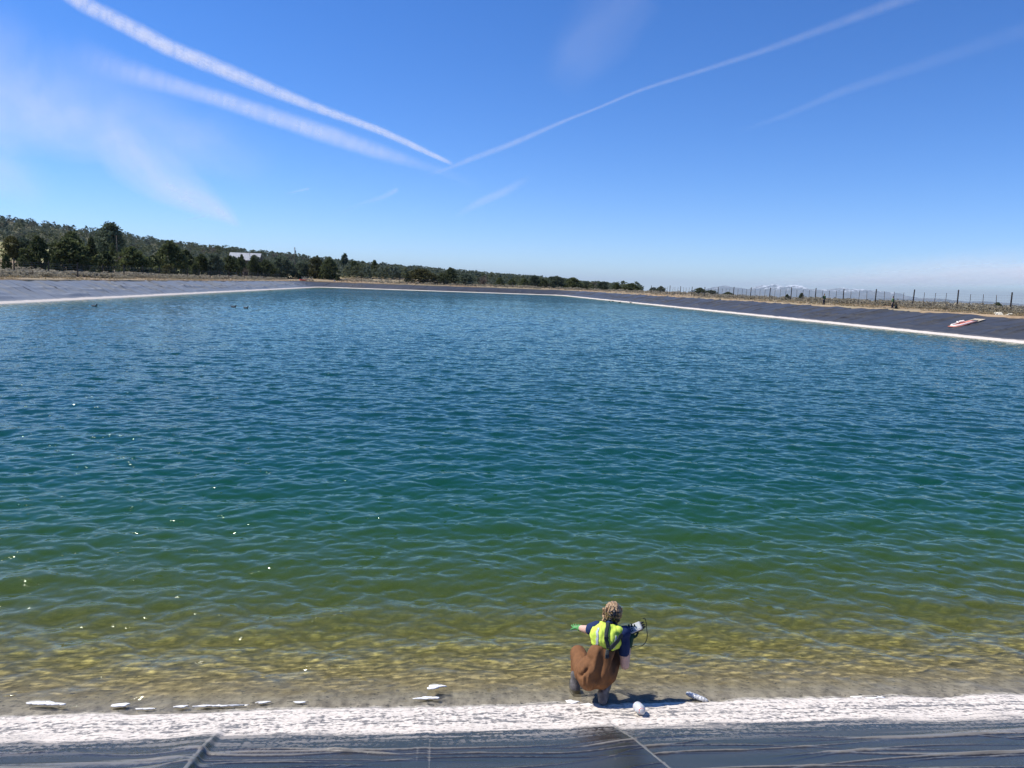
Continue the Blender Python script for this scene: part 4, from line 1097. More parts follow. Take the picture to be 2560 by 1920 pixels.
def folds(co):
    x, y, z = co[:, 0], co[:, 1], co[:, 2]; h = np.zeros(len(co))
    back = np.clip((.30-y)/.1, 0, 1)
    for (x0, z0, x1, z1, w, a) in [(.085, .58, .02, .25, .036, -.015), (.17, .52, .03, .20, .026, .015), (.20, .44, .12, .20, .040, -.016), (-.11, .36, -.10, .20, .012, .012), (-.06, .36, -.07, .17, .012, .010),
                                   (-.17, .27, -.06, .40, .015, -.026), (.02, .56, -.02, .34, .024, .014), (.05, .20, .10, .14, .014, .008), (-.02, .30, -.03, .16, .014, .012)]:
        p = np.array([x0, z0]); q = np.array([x1, z1]); L = np.linalg.norm(q-p); t_ = (q-p)/L
        u = (x-x0)*t_[0]+(z-z0)*t_[1]; v = -(x-x0)*t_[1]+(z-z0)*t_[0]
        h += a*np.exp(-(v/w)**2)*np.clip(u/.04, 0, 1)*np.clip((L-u)/.04+.2, 0, 1)*back
    gf = random.Random(21)
    for _ in range(3):
        x0 = gf.uniform(-.17, .18); z0 = gf.uniform(.14, .56); an = gf.gauss(-1.15 if x0 > 0 else -1.9, .45); L = gf.uniform(.05, .15)
        u = (x-x0)*math.cos(an)+(z-z0)*math.sin(an); v = -(x-x0)*math.sin(an)+(z-z0)*math.cos(an)+.25*u*u/L
        h += gf.choice((-1, 1, 1))*gf.uniform(.003, .006)*np.exp(-(v/gf.uniform(.006, .012))**2)*np.exp(-(u/L)**2)
    h += (vnoise(x*9+y*7, z*7, 1, 3)-.5)*.005
    return h
displace(me, folds)
wad = link_mesh('waders', me, m_wader, per)
BV_W = bvh_of(me)
# boots
for sgn, ank, knee, heel, toe in ((-1, 'ankL', 'kneeL', (-.195, .315, -.085), (-.225, .53, -.140)), (1, 'ankR', 'kneeR', (.085, .035, .010), (.100, .25, -.045))):
    bm = bmesh.new(); a = J[ank]; top = J[knee].lerp(a, .28)
    capsule(bm, top, .062, a, .054); capsule(bm, a, .054, Vector(heel)+Vector((0, 0, .030)), .046); capsule(bm, Vector(heel)+Vector((0, .02, .030)), .048, Vector(toe)+Vector((0, 0, .034)), .046)
    capsule(bm, a, .054, Vector(heel).lerp(Vector(toe), .45)+Vector((0, 0, .045)), .048)
    me = remesh('boot', bm, .007, 4)
    displace(me, lambda co: (vnoise(co[:, 2]*40+co[:, 0]*12, co[:, 1]*20, 1, 8)-.5)*.008)
    bt = link_mesh('boot', me, m_boot, per)
    bm = bmesh.new()
    h_, t_ = Vector(heel), Vector(toe)
    n_ = 20
    dv = (t_-h_); sd_ = dv.cross(Vector((0, 0, 1))).normalized(); upv = sd_.cross(dv).normalized()
    outl = []
    for k in range(n_):
        an = 2*math.pi*k/n_; l = .5-.5*math.cos(an); wdt = .043*(1.0 if l > .45 else .82)
        outl.append(h_+dv*(l*1.16-.13)+sd_*(math.sin(an)*wdt))
    lo = [bm.verts.new(p-upv*.012) for p in outl]; hi = [bm.verts.new(p+upv*.014) for p in outl]
    bm.faces.new(lo); bm.faces.new(hi[::-1])
    for k in range(n_): bm.faces.new((lo[k], lo[(k+1) % n_], hi[(k+1) % n_], hi[k]))
    bmesh.ops.recalc_face_normals(bm, faces=bm.faces[:])
    link_mesh('sole', bm_mesh('sole', bm, False), m_trim, bt)
# T-shirt: sleeves and collar
bm = bmesh.new()
capsule(bm, J['shL'], .068, J['shL'].lerp(J['elL'], .62), .060); capsule(bm, J['shR'], .062, J['shR'].lerp(J['elR'], .60), .056)
ellipsoid(bm, J['shR']+Vector((.015, .03, .012)), (.058, .068, .055))
capsule(bm, J['shL'], .070, J['shR'], .070); capsule(bm, J['chest'], .100, J['neck']-Vector((0, 0, .01)), .062)
me = remesh('t_shirt', bm, .008, 4)
displace(me, lambda co: (vnoise(co[:, 0]*26+co[:, 1]*14, co[:, 2]*22, 1, 5)-.5)*.012)
link_mesh('t_shirt', me, m_navy, per)
# vest
bm = bmesh.new()
ellipsoid(bm, J['chest']+Vector((-.005, -.004, .012)), (.160, .132, .152), (-.45, .2, -.15))
capsule(bm, J['chest']+Vector((-.05, -.01, -.02)), .100, J['shL']+Vector((.035, -.010, .0)), .070)
capsule(bm, J['chest']+Vector((.04, -.01, -.02)), .100, J['shR']+Vector((-.045, -.005, .0)), .070)
capsule(bm, J['chest']+Vector((0, 0, -.05)), .132, J['chest']+Vector((0, 0, .03)), .120)
me = remesh('vest', bm, .007, 4)
displace(me, lambda co: (vnoise(co[:, 0]*26, co[:, 2]*13+co[:, 1]*9, 1, 6)-.5)*.020+(vnoise(co[:, 0]*60+co[:, 2]*20, co[:, 2]*30, 1, 7)-.5)*.009)
VB = lambda x: .525-.11*max(0, x-.06)      # lower hem
def vest_keep(c):
    if c.z < VB(c.x): return False
    if (c-J['neck']).length < .066: return False
    for s, a, o in (('shL', 'elL', -.015), ('shR', 'elR', .012)):
        ax = (J[a]-J[s]).normalized()
        if (c-J[s]).dot(ax) > .025 and (c-J[s]-ax*(c-J[s]).dot(ax)).length < .11 and (c.x-J[s].x)*(-1 if s == 'shL' else 1) > -.02: return False
    return True
BV_V0 = bvh_of(me)
cut(me, vest_keep)
BV_V = bvh_of(me)
# binding along the free edges
bm0 = bmesh.new(); bm0.from_mesh(me); bm = bmesh.new()
for e in bm0.edges:
    if e.is_boundary: tube(bm, [e.verts[0].co, e.verts[1].co], .0085, 6)
trim = bm_mesh('binding', bm); bm0.free()
vest = link_mesh('vest', me, m_vest, per)
sm = vest.modifiers.new('thick', 'SOLIDIFY'); sm.thickness = .004; sm.offset = 1
link_mesh('binding', trim, m_trim, vest)
bm = ray_strip(BV_V0, [(-.005, .18, .715), (-.012, .115, .66), (-.014, .10, .60), (-.018, .09, .535)], .026, .002, .006)
link_mesh('reflective_stripe', bm_mesh('reflective_stripe', bm), m_reflect, vest)
bm = ray_strip(BV_V0, [(.195, .13, .68), (.185, .10, .62), (.17, .09, .55)], .018, .002, .006)
link_mesh('reflective_stripe', bm_mesh('reflective_stripe', bm), m_reflect, vest)
# suspenders crossing low on the back
bm = ray_strip(BV_V0, [(.095, .255, .735), (.085, .16, .69), (.085, .11, .64), (.105, .085, .58), (.120, .075, .545)], .036, .004, .008)
link_mesh('suspender', bm_mesh('suspender', bm), m_strap, per)
bm = ray_strip(BV_V0, [(.235, .20, .66), (.205, .13, .625), (.165, .095, .59), (.120, .080, .545)], .036, .004, .013)
link_mesh('suspender', bm_mesh('suspender', bm), m_strap, per)
bm = ray_strip(BV_W, [(.120, .06, .555), (.112, .04, .52), (.105, .02, .475)], .034, .004, .012)
link_mesh('suspender', bm_mesh('suspender', bm), m_strap, per)
bm = bmesh.new(); c = BV_V0.find_nearest(Vector((.088, .12, .64))); box(bm, c[0]+c[1]*.016, (.044, .010, .014), c[1].to_track_quat('Y', 'Z').to_matrix(), .002)
link_mesh('buckle', bm_mesh('buckle', bm, False), m_hairclip, per); bm = bmesh.new()
c = BV_W.find_nearest(Vector((.110, .03, .50))); box(bm, c[0]+c[1]*.018, (.034, .012, .030), c[1].to_track_quat('Y', 'Z').to_matrix(), .003)
link_mesh('buckle', bm_mesh('buckle', bm, False), m_hairclip, per)
# hair, twisted up in a claw clip
H = J['head']
bm = bmesh.new()
ellipsoid(bm, H+Vector((.002, -.014, .020)), (.083, .094, .095), (-.15, 0, .25))
ellipsoid(bm, H+Vector((.02, -.050, -.02)), (.058, .052, .085), (.1, .2, 0)); ellipsoid(bm, H+Vector((-.042, -.035, -.03)), (.040, .048, .080), (.1, -.15, 0))
ellipsoid(bm, H+Vector((.03, -.055, .03)), (.048, .045, .060))
for k in range(16):
    a = k/15; p = H+Vector((-.070+.025*math.sin(k*2.1), -.050-.02*math.cos(k*1.7), .06-.17*a))
    capsule(bm, p, .013, p+Vector((.014*math.sin(k*3.3), -.010, -.026)), .008, 8)
for k in range(7):
    p = H+Vector((-.058+.016*k, -.045, -.095)); capsule(bm, p, .010, p+Vector((random.gauss(-.006, .008), -.006, -.030)), .003, 8)
gh = random.Random(12)
for k in range(46):
    a = gh.uniform(-2.9, .5) if k % 3 else gh.uniform(-1.9, -.6); e = gh.uniform(-.5, 1.1)
    q = []
    for j in range(7):
        aa = a+.10*math.sin(j*1.5+k)+.05*j; ee = e-.20*j
        q.append(H+Vector((math.cos(aa)*math.cos(ee)*.087, math.sin(aa)*math.cos(ee)*.094-.014, .018+math.sin(ee)*.094+.004*math.sin(j*2.2+k)))+Vector((gh.gauss(0, .003), gh.gauss(0, .003), 0)))
    for p, r_ in zip(q, q[1:]): capsule(bm, p, .0080, r_, .0074, 8)
me = remesh('hair', bm, .0045, 2)
displace(me, lambda co: (vnoise(co[:, 0]*95+co[:, 1]*40, co[:, 2]*34, 1, 9)-.5)*.012+(vnoise(co[:, 0]*200, co[:, 2]*60+co[:, 1]*90, 1, 10)-.5)*.005)
hr_ = link_mesh('hair', me, m_hair, per)
bm = bmesh.new(); BV_H = bvh_of(me)
for sgn in (-1, 1):
    for k in range(3):
        z0 = .050-.040*k; p0 = H+Vector((.012, -.105, z0))
        tube(bm, [p0, p0+Vector((sgn*.022, -.014, .006)), p0+Vector((sgn*.048, -.004, .002)), p0+Vector((sgn*.060, .022, -.004))], [.0075, .0075, .0065, .003], 8)
tube(bm, [H+Vector((.012, -.112, .068)), H+Vector((.012, -.122, .01)), H+Vector((.012, -.108, -.052))], [.010, .014, .010], 10)
link_mesh('claw_clip', bm_mesh('claw_clip', bm), m_hairclip, hr_)
# gloves
bm = bmesh.new(); hand(bm, J['wrL'], (-.35, .80, -.35), (0, .3, 1), .98, .30, 1); capsule(bm, J['wrL'].lerp(J['elL'], .12), .036, J['wrL'], .034)
link_mesh('glove', remesh('glove', bm, .005, 2), m_glove, per)
bm = bmesh.new(); hand(bm, J['wrR'], (.10, .35, .75), (-.3, -1, .2), 1.12, .75, -1); capsule(bm, J['wrR'].lerp(J['elR'], .22), .044, J['wrR']+Vector((.0, .01, .02)), .048)
link_mesh('glove', remesh('glove', bm, .005, 2), m_glove_shaded, per)
bpy.context.view_layer.update()

# ------------------------------------------------------------------ the handheld meter (held, so a thing of its own)
m_white = simple('pale_grey_plastic', (.55, .56, .55), .4, .05, 30)
m_screen = simple('lcd_screen', (.62, .66, .62), .15, .06, 90)
MTW = Matrix.Translation(PO) @ Matrix.Rotation(PA, 4, 'Z') @ Matrix.Scale(PS, 4)
cM = MTW @ Vector((.372, .405, .635))
vdir = (Vector((0, 0, EYE))-cM).normalized()
xa = Vector((math.cos(R(26)), 0, math.sin(R(26)))); na = (vdir*.93+Vector((-.25, 0, .35))).normalized(); xa = (xa-na*xa.dot(na)).normalized(); ya = na.cross(xa)
mo = bpy.data.objects.new('water_meter', None); COL.objects.link(mo)
mo.matrix_world = Matrix.Translation(cM) @ Matrix((xa, ya, na)).transposed().to_4x4(); mo.empty_display_size = .05
tag(mo, 'grey and black handheld water meter with a screen, held up in the right hand', 'meter')
def rbox(s, r, z0, z1, taper=1.0, seg=4):
    bm = bmesh.new(); pr = []
    for cx_, cy_, a0 in ((1, 1, 0), (-1, 1, 90), (-1, -1, 180), (1, -1, 270)):
        for k in range(seg+1):
            a = R(a0+90*k/seg); pr.append((cx_*(s[0]/2-r)+r*math.cos(a), cy_*(s[1]/2-r)+r*math.sin(a)))
    lv = [(z0, .94), (z0+.004, 1), (z1-.005, taper), (z1, taper*.93)]
    rings = [[bm.verts.new((x*k, y*k, z)) for x, y in pr] for z, k in lv]; n = len(pr)
    for a, b_ in zip(rings, rings[1:]):
        for k in range(n): bm.faces.new((a[k], a[(k+1) % n], b_[(k+1) % n], b_[k]))
    bm.faces.new(rings[0][::-1]); bm.faces.new(rings[-1]); return bm
link_mesh('back_shell', bm_mesh('back_shell', rbox((.118, .078), .012, -.030, .0), False), m_hairclip, mo)
link_mesh('face_plate', bm_mesh('face_plate', rbox((.122, .080), .014, .0005, .014, .95), False), m_white, mo)
bm = bmesh.new(); box(bm, (.018, 0, .0150), (.060, .050, .003)); link_mesh('screen', bm_mesh('screen', bm, False), m_screen, mo)
bm = bmesh.new()
for i in range(2):
    for j in range(3): box(bm, (-.030-.016*i, -.020+.020*j, .0152), (.010, .012, .003), None, .001)
link_mesh('keypad', bm_mesh('keypad', bm, False), m_hairclip, mo)
bm = bmesh.new()
for yy in (-.022, .0, .022): tube(bm, [(.058, yy, -.010), (.072, yy, -.010), (.074, yy, -.010), (.092, yy, -.010)], [.010, .010, .0075, .006], 10)
box(bm, (.070, 0, -.012), (.012, .070, .018), None, .002)
link_mesh('connectors', bm_mesh('connectors', bm), m_hairclip, mo)
def loc_at(px, py, ref):
    """point on the pixel's ray at the same depth along the view axis as ref"""
    d = ray(px, py); k = (Vector(ref)-Vector((0, 0, EYE))).dot(Vector(_f)); return Vector((0, 0, EYE))+Vector(d)*k
bm = bmesh.new()
cpx = [(1607, 1546), (1613, 1548), (1616, 1560), (1617.5, 1575), (1619, 1590), (1617, 1603), (1611, 1614), (1602, 1618.5), (1590, 1619), (1578, 1622)]
pts = [loc_at(a, b_, cM) for a, b_ in cpx]
pts = [p+Vector((0, .004*k, 0)) for k, p in enumerate(pts)]
sp_ = []
for i in range(len(pts)-1):
    p0, p1, p2, p3 = pts[max(i-1, 0)], pts[i], pts[i+1], pts[min(i+2, len(pts)-1)]
    for k in range(5):
        u = k/5; sp_.append(.5*((2*p1)+(p2-p0)*u+(2*p0-5*p1+4*p2-p3)*u*u+(3*p1-p0-3*p2+p3)*u**3))
sp_.append(pts[-1])
inv = mo.matrix_world.inverted()
tube(bm, [inv @ p for p in sp_], .0036, 8)
link_mesh('cable', bm_mesh('cable', bm), m_hairclip, mo)

# ------------------------------------------------------------------ two people walking the far right bank
m_jean = cloth('dark_trousers', (.018, .024, .045), .9, .2, 20)
m_vestg = cloth('green_vest', (.10, .20, .075), .8, .15, 20)
m_dark = cloth('dark_jacket', (.020, .030, .032), .9, .2, 20)
m_hairD = simple('dark_hair', (.02, .016, .012), .5, .2, 40)
m_shoe = simple('pale_shoes', (.55, .53, .5), .7, .1, 20); m_shoeD = simple('dark_shoes', (.03, .028, .026), .7, .1, 20)
def walker(px, foot_py, label, pose, h, heading, shoes, bag=False):
    x, y = pos_at(px, 7.9); z = tz(x, y)
    o = empty('person', (x, y, z-.02), heading); tag(o, label, 'person'); o.scale = (h/1.75,)*3
    st, sw, armL, armR = pose
    hipz, kn, sh = .92, .50, 1.42
    def leg(s, k): return Vector((s*.09, 0, hipz)), Vector((s*.10, .22*k+.05, kn)), Vector((s*.10, .42*k, .085)), Vector((s*.11, .42*k+.17, .05))
    bm = bmesh.new(); ellipsoid(bm, (0, 0, .98), (.155, .11, .13)); capsule(bm, (0, .0, 1.0), .13, (0, .02, 1.34), .145)
    capsule(bm, (-.14, 0, sh), .06, (.14, 0, sh), .06); capsule(bm, (0, .01, sh), .058, (0, .03, 1.55), .05); ellipsoid(bm, (0, .045, 1.64), (.075, .095, .115)); ellipsoid(bm, (0, .14, 1.625), (.012, .018, .016))
    arms = []
    for s, (ex, ey, ez), (wx, wy, wz) in ((-1, *armL), (1, *armR)):
        S0 = Vector((s*.185, 0, sh-.01)); E0 = S0+Vector((ex*s, ey, ez)); W0 = E0+Vector((wx*s, wy, wz)); arms.append((S0, E0, W0))
        capsule(bm, S0, .052, E0, .042); capsule(bm, E0, .042, W0, .030); hand(bm, W0, W0-E0, (0, 1, .2), 1.0, .5, s)
    for s, k in ((-1, st), (1, -st)):
        a, b_, c, d = leg(s, k); capsule(bm, a, .088, b_, .062); capsule(bm, b_, .06, c, .042); capsule(bm, c-Vector((0, 0, .03)), .042, d, .034)
    link_mesh('body', remesh('body', bm, .014, 3), m_skin, o)
    bm = bmesh.new(); ellipsoid(bm, (0, 0, .97), (.170, .125, .13))
    for s, k in ((-1, st), (1, -st)):
        a, b_, c, d = leg(s, k); capsule(bm, a, .100, b_, .078); capsule(bm, b_, .078, c, .062)
    link_mesh('trousers', remesh('trousers', bm, .016, 3), m_jean, o)
    bm = bmesh.new()
    for S0, E0, W0 in arms: capsule(bm, S0, .066, E0, .056); capsule(bm, E0, .056, E0.lerp(W0, .8), .042)
    capsule(bm, (-.14, 0, sh), .07, (.14, 0, sh), .07); capsule(bm, (0, 0, 1.03), .142, (0, .02, 1.33), .152)
    link_mesh('jacket', remesh('jacket', bm, .016, 3), m_dark, o)
    bm = bmesh.new(); capsule(bm, (0, 0, 1.06), .155, (0, .02, 1.32), .166); capsule(bm, (-.10, 0, sh-.005), .078, (.10, 0, sh-.005), .078)
    link_mesh('vest', remesh('vest', bm, .016, 3), m_vestg, o)
    for s, k in ((-1, st), (1, -st)):
        a, b_, c, d = leg(s, k); bm = bmesh.new(); capsule(bm, c-Vector((0, .02, .035)), .052, d, .046); link_mesh('shoe', remesh('shoe', bm, .012, 2), shoes, o)
    bm = bmesh.new(); ellipsoid(bm, (0, .02, 1.675), (.088, .105, .100)); ellipsoid(bm, (0, -.03, 1.62), (.075, .06, .09)); link_mesh('hair', remesh('hair', bm, .012, 2), m_hairD, o)
    return o, arms
walker(2039, 763, 'person standing on the right bank in a green vest and dark trousers', (.03, 0, ((.05, .02, -.28), (-.02, .14, -.20)), ((.06, .0, -.29), (.0, .16, -.18))), 1.80, R(200), m_shoeD)
w2, arms2 = walker(2209, 766, 'person walking on the right bank in pale shoes, carrying a dark sack', (.32, 0, ((.07, .05, -.28), (.02, .12, -.22)), ((.10, -.03, -.28), (.06, .03, -.25))), 1.74, R(80), m_shoe)
x, y = pos_at(2217.5, 7.7)
bm = bmesh.new(); ellipsoid(bm, (0, 0, .32), (.20, .17, .30)); ellipsoid(bm, (.04, .02, .20), (.22, .19, .18)); capsule(bm, (0, 0, .55), .07, (-.05, 0, .78), .045)
me = remesh('sack', bm, .02, 2); displace(me, lambda co: (vnoise(co[:, 0]*14, co[:, 2]*12, 1, 2)-.5)*.04)
o = link_mesh('sack', me, m_dark); o.location = (x, y, tz(x, y)-.02); tag(o, 'dark sack held beside the walking person on the right bank', 'sack')
# ------------------------------------------------------------------ small things
from mathutils import Quaternion
# bottle lying on the mineral crust
m_bottle = simple('milky_plastic', (.74, .77, .78), .35, .04, 30, **{'Transmission Weight': .25, 'Subsurface Weight': .2, 'Subsurface Scale': .02})
m_red = simple('red_plastic', (.40, .03, .03), .4, .1, 30)
def lathe(bm, prof, n=24):
    rings = [[bm.verts.new((r*math.cos(2*math.pi*k/n), r*math.sin(2*math.pi*k/n), z)) for k in range(n)] for r, z in prof]
    for a, b in zip(rings, rings[1:]):
        for k in range(n): bm.faces.new((a[k], a[(k+1) % n], b[(k+1) % n], b[k]))
    bm.faces.new(rings[0][::-1]); bm.faces.new(rings[-1])
def aim(o, a, b):
    a, b = Vector(a), Vector(b); o.location = a; o.rotation_mode = 'QUATERNION'; o.rotation_quaternion = (b-a).to_track_quat('Z', 'Y')
pa = Vector(sd_of(1597, 1784)[2]); pb = Vector(sd_of(1612, 1800)[2])
nrm = Vector((0, .29, .957))
o = empty('bottle'); aim(o, pa+nrm*.046, pa+(pb-pa)+nrm*.046)
tag(o, 'white plastic sample bottle lying on the pale crust near the crouching person', 'bottle')
bm = bmesh.new(); lathe(bm, [(.030, -.050), (.041, -.046), (.043, -.038), (.043, .045), (.041, .062), (.030, .078), (.021, .086), (.021, .100)]); link_mesh('bottle_body', bm_mesh('bottle_body', bm), m_bottle, o)
bm = bmesh.new(); lathe(bm, [(.024, .088), (.025, .090), (.025, .112), (.022, .115)]); link_mesh('cap', bm_mesh('cap', bm), m_white, o)
bm = bmesh.new(); lathe(bm, [(.0256, .096), (.027, .098), (.027, .106), (.0256, .108)], 16); link_mesh('cap_ring', bm_mesh('cap_ring', bm), m_red, o)
# crumpled plastic tube in the wet edge
pa = Vector(at(1716, 1739)); pb = Vector(at(1770, 1757))
bm = bmesh.new(); n = 16; prev = None; L = (pb-pa).length
for i in range(26):
    f_ = i/25; rr = .026*(1+.05*math.sin(i*1.9)+random.gauss(0, .05))*min(1, .55+f_*5)*min(1, .35+(1-f_)*4)
    ring = [bm.verts.new((rr*math.cos(2*math.pi*k/n)*(1+.14*math.sin(k*3+i*.6)), rr*.8*math.sin(2*math.pi*k/n)*(1+.10*math.cos(k*2-i*1.3)), L*f_)) for k in range(n)]
    if prev:
        for k in range(n): bm.faces.new((prev[k], prev[(k+1) % n], ring[(k+1) % n], ring[k]))
    else: bm.faces.new(ring[::-1])
    prev = ring
bm.faces.new(prev)
o = link_mesh('plastic_tube', bm_mesh('plastic_tube', bm), simple('cloudy_plastic', (.62, .64, .68), .3, .25, 50, bump=.003, **{'Transmission Weight': .25}))
aim(o, pa+nrm*.022, pb+nrm*.014); tag(o, 'crumpled whitish plastic tube lying in the wet edge right of the crouching person', 'plastic tube')

# foam patches at the waterline
m_foam = simple('white_foam', (.80, .80, .78), .8, .06, 60, bump=.006)
def foam(poly, thick, label, seed):
    thick = thick*.2
    pts = [Vector(sd_of(*p)[2]) if sd_of(*p)[1] > 0 else Vector(at(*p)) for p in poly]; c = sum(pts, Vector())/len(pts)
    n_up = Vector((0, .29, .957)); ax = Vector((1, .1, 0)).normalized(); ay = n_up.cross(ax).normalized()
    pl = [((p-c).dot(ax), (p-c).dot(ay)) for p in pts]
    # densify the outline with a wobble
    q = []
    g = random.Random(seed)
    for a, b in zip(pl, pl[1:]+pl[:1]):
        L = math.hypot(b[0]-a[0], b[1]-a[1]); m = max(2, int(L/.022))
        for k in range(m): q.append((a[0]+(b[0]-a[0])*k/m+g.gauss(0, .010), a[1]+(b[1]-a[1])*k/m+g.gauss(0, .007)))
    bm = bmesh.new(); n = len(q); rings = []
    for s, h in ((1.0, -.006), (1.0, .002), (.96, .6), (.8, .9), (.5, 1.0), (.15, .9)):
        rings.append([bm.verts.new(ax*(x*s)+ay*(y*s)+n_up*((h*thick if h > .01 else h)+(g.gauss(0, thick*.14) if s < 1 else 0))) for x, y in q])
    for a, b in zip(rings, rings[1:]):
        for k in range(n): bm.faces.new((a[k], a[(k+1) % n], b[(k+1) % n], b[k]))
    bm.faces.new(rings[0][::-1]); bm.faces.new(rings[-1])
    bmesh.ops.recalc_face_normals(bm, faces=bm.faces[:])
    o = link_mesh('foam_patch', bm_mesh('foam_patch', bm), m_foam); o.location = c+n_up*.004
    tag(o, label, 'foam', 'white foam patches along the near waterline')
foam([(61, 1755), (90, 1745), (118, 1748), (128, 1752), (140, 1762), (165, 1766), (150, 1769), (110, 1767), (75, 1763)], .03, 'largest white foam patch at the waterline, far left', 1)
foam([(270, 1768), (285, 1758), (327, 1751), (318, 1762), (312, 1771), (285, 1772)], .02, 'pointed white foam patch left of the long thin foam strips', 2)
foam([(337, 1773), (365, 1770), (392, 1771), (370, 1775)], .012, 'short thin foam sliver between the pointed patch and the long strip', 3)
foam([(432, 1770), (450, 1763), (470, 1761), (471, 1768), (450, 1771)], .015, 'small foam wedge touching the left end of the long foam strip', 4)
foam([(485, 1766), (500, 1761), (540, 1763), (580, 1762), (622, 1762), (600, 1766), (545, 1769), (500, 1769)], .016, 'long thin foam strip along the waterline, left of centre', 5)
foam([(637, 1757), (655, 1750), (680, 1754), (665, 1760), (645, 1761)], .018, 'rounded foam patch just right of the long foam strip', 6)
foam([(733, 1755), (748, 1752), (770, 1753), (762, 1759), (740, 1760)], .014, 'small oval foam patch between the rounded patch and the panel seam', 7)
foam([(1066, 1728), (1074, 1712), (1083, 1705), (1105, 1707), (1114, 1717), (1098, 1722), (1080, 1732)], .03, 'arrow-shaped foam clump standing highest in the shallow water beside the panel seam', 8)
foam([(1034, 1749), (1056, 1742), (1062, 1738), (1098, 1742), (1096, 1750), (1064, 1752)], .02, 'flat foam patch under the arrow-shaped clump at the panel seam', 9)
foam([(2127, 1743), (2135, 1739), (2165, 1743), (2200, 1742), (2212, 1745), (2180, 1748), (2140, 1748)], .014, 'thin foam strip at the waterline on the right', 10)
foam([(1416, 1751), (1424, 1746), (1434, 1752), (1446, 1758), (1430, 1762), (1415, 1758)], .022, 'small white heap standing for splash glints by the left boot of the crouching person', 11)  # this and the next: splash glints built as white patches
foam([(1455, 1762), (1468, 1759), (1488, 1763), (1470, 1766)], .010, 'thin white sliver standing for splash glints between the two boots of the crouching person', 12)

# ducks
m_duck = simple('dark_feathers', (.035, .030, .026), .8, .3, 30); m_duckl = simple('pale_feathers', (.30, .26, .22), .8, .2, 30)
m_bill = simple('dark_bill', (.05, .045, .03), .5, .1, 30)
def duck(x, y, z, rz, label, group, s=1.0):
    o = empty('duck', (x, y, z), rz); o.scale = (s, s, s); tag(o, label, 'duck', group)
    bm = bmesh.new(); ellipsoid(bm, (0, 0, .045), (.25, .105, .085)); capsule(bm, (-.18, 0, .07), .055, (-.31, 0, .12), .018)
    capsule(bm, (.17, 0, .08), .055, (.225, 0, .20), .036); ellipsoid(bm, (.245, 0, .235), (.060, .042, .045))
    link_mesh('body', remesh('body', bm, .014, 3), m_duck, o)
    bm = bmesh.new(); ellipsoid(bm, (.315, 0, .225), (.042, .022, .011)); link_mesh('bill', bm_mesh('bill', bm), m_bill, o)
    for s_ in (-1, 1):
        bm = bmesh.new(); ellipsoid(bm, (-.05, s_*.085, .075), (.18, .035, .055), (0, .12, s_*.08)); link_mesh('wing', bm_mesh('wing', bm), m_duckl, o)
for px, py, rz, lab in [(236, 766, .1, 'dark duck swimming alone off the left bank'), (584, 768, .15, 'left duck of the pair swimming off the left bank'),
                        (615, 770.5, -.1, 'right duck of the pair swimming off the left bank'), (676, 727, 2.9, 'dark duck close to the white edge of the left bank')]:
    p = at(px, py); duck(p[0], p[1], 0.0, rz, lab, 'ducks on the pond', 1.05)
for px, py, rz, lab in [(1523, 753.5, .3, 'leftmost of the four ducks resting at the white edge of the right bank'), (1532, 753.5, 2.6, 'second from left of the four ducks at the white edge of the right bank'),
                        (1549, 756.5, .2, 'third from left of the four ducks at the white edge of the right bank'), (1577, 757, 3.0, 'rightmost of the four ducks resting at the white edge of the right bank')]:
    p = at(px, py); duck(p[0], p[1], max(0, SLOPE*sdf1(p[0], p[1])), rz, lab, 'ducks on the pond', 1.25)

# float lying on the right bank
m_float = simple('worn_white_vinyl', (.78, .72, .66), .55, .08, 6); m_fred = simple('faded_red_vinyl', (.60, .20, .14), .5, .12, 5); m_tan = simple('tan_board', (.46, .39, .28), .8, .12, 6)
def slope_pt(px, d):
    t_ = (px-1280)/F_PX/math.cos(PITCH)
    x, y = pos_at(px, d); return Vector((x, y, SLOPE*d))
A = slope_pt(2364, 2.6); B = slope_pt(2426, 5.6)
nb = -Vector((*CN[1][0], 0)); nsl = Vector((nb.x*SLOPE, nb.y*SLOPE, 1)).normalized()
ax = (B-A).normalized(); ay = nsl.cross(ax).normalized(); L = (B-A).length; wd = 1.55
fo = bpy.data.objects.new('pool_float', None); COL.objects.link(fo)
fo.matrix_world = Matrix.Translation((A+B)/2+nsl*.10) @ Matrix((ax, ay, nsl)).transposed().to_4x4()
tag(fo, 'red and white float with a tan board frame lying on the dark right bank', 'float')
bm = bmesh.new()
for sy in (-1, 1): box(bm, (L*.02, sy*wd*.42, -.03), (L*1.02, .26, .06), None, .01)
box(bm, (L*.46, 0, -.028), (.42, wd*.84-.27, .058), None, .01); box(bm, (-L*.50, 0, -.028), (.30, wd*.84-.27, .058), None, .01)
link_mesh('board_frame', bm_mesh('board_frame', bm, False), m_tan, fo)
bm = bmesh.new()
tube(bm, [(L*.24, -wd*.36, .05), (0, -wd*.40, .07), (-L*.38, -wd*.40, .08), (-L*.49, -wd*.22, .08), (-L*.50, 0, .08), (-L*.49, wd*.22, .08), (-L*.40, wd*.38, .08), (-L*.1, wd*.40, .07), (L*.05, wd*.36, .05)], [.04, .09, .11, .12, .12, .12, .11, .09, .04], 12)
link_mesh('white_tube', bm_mesh('white_tube', bm), m_float, fo)
bm = bmesh.new(); capsule(bm, (-L*.12, wd*.30, .20), .12, (-L*.05, wd*.10, .24), .10); capsule(bm, (-L*.20, wd*.34, .22), .11, (-L*.24, wd*.15, .20), .08)
link_mesh('cushion', remesh('cushion', bm, .02, 3), m_float, fo)
bm = bmesh.new(); box(bm, (-L*.06, -wd*.02, .03), (L*.56, wd*.60, .06), None, .02); link_mesh('red_panel', bm_mesh('red_panel', bm, False), m_fred, fo)
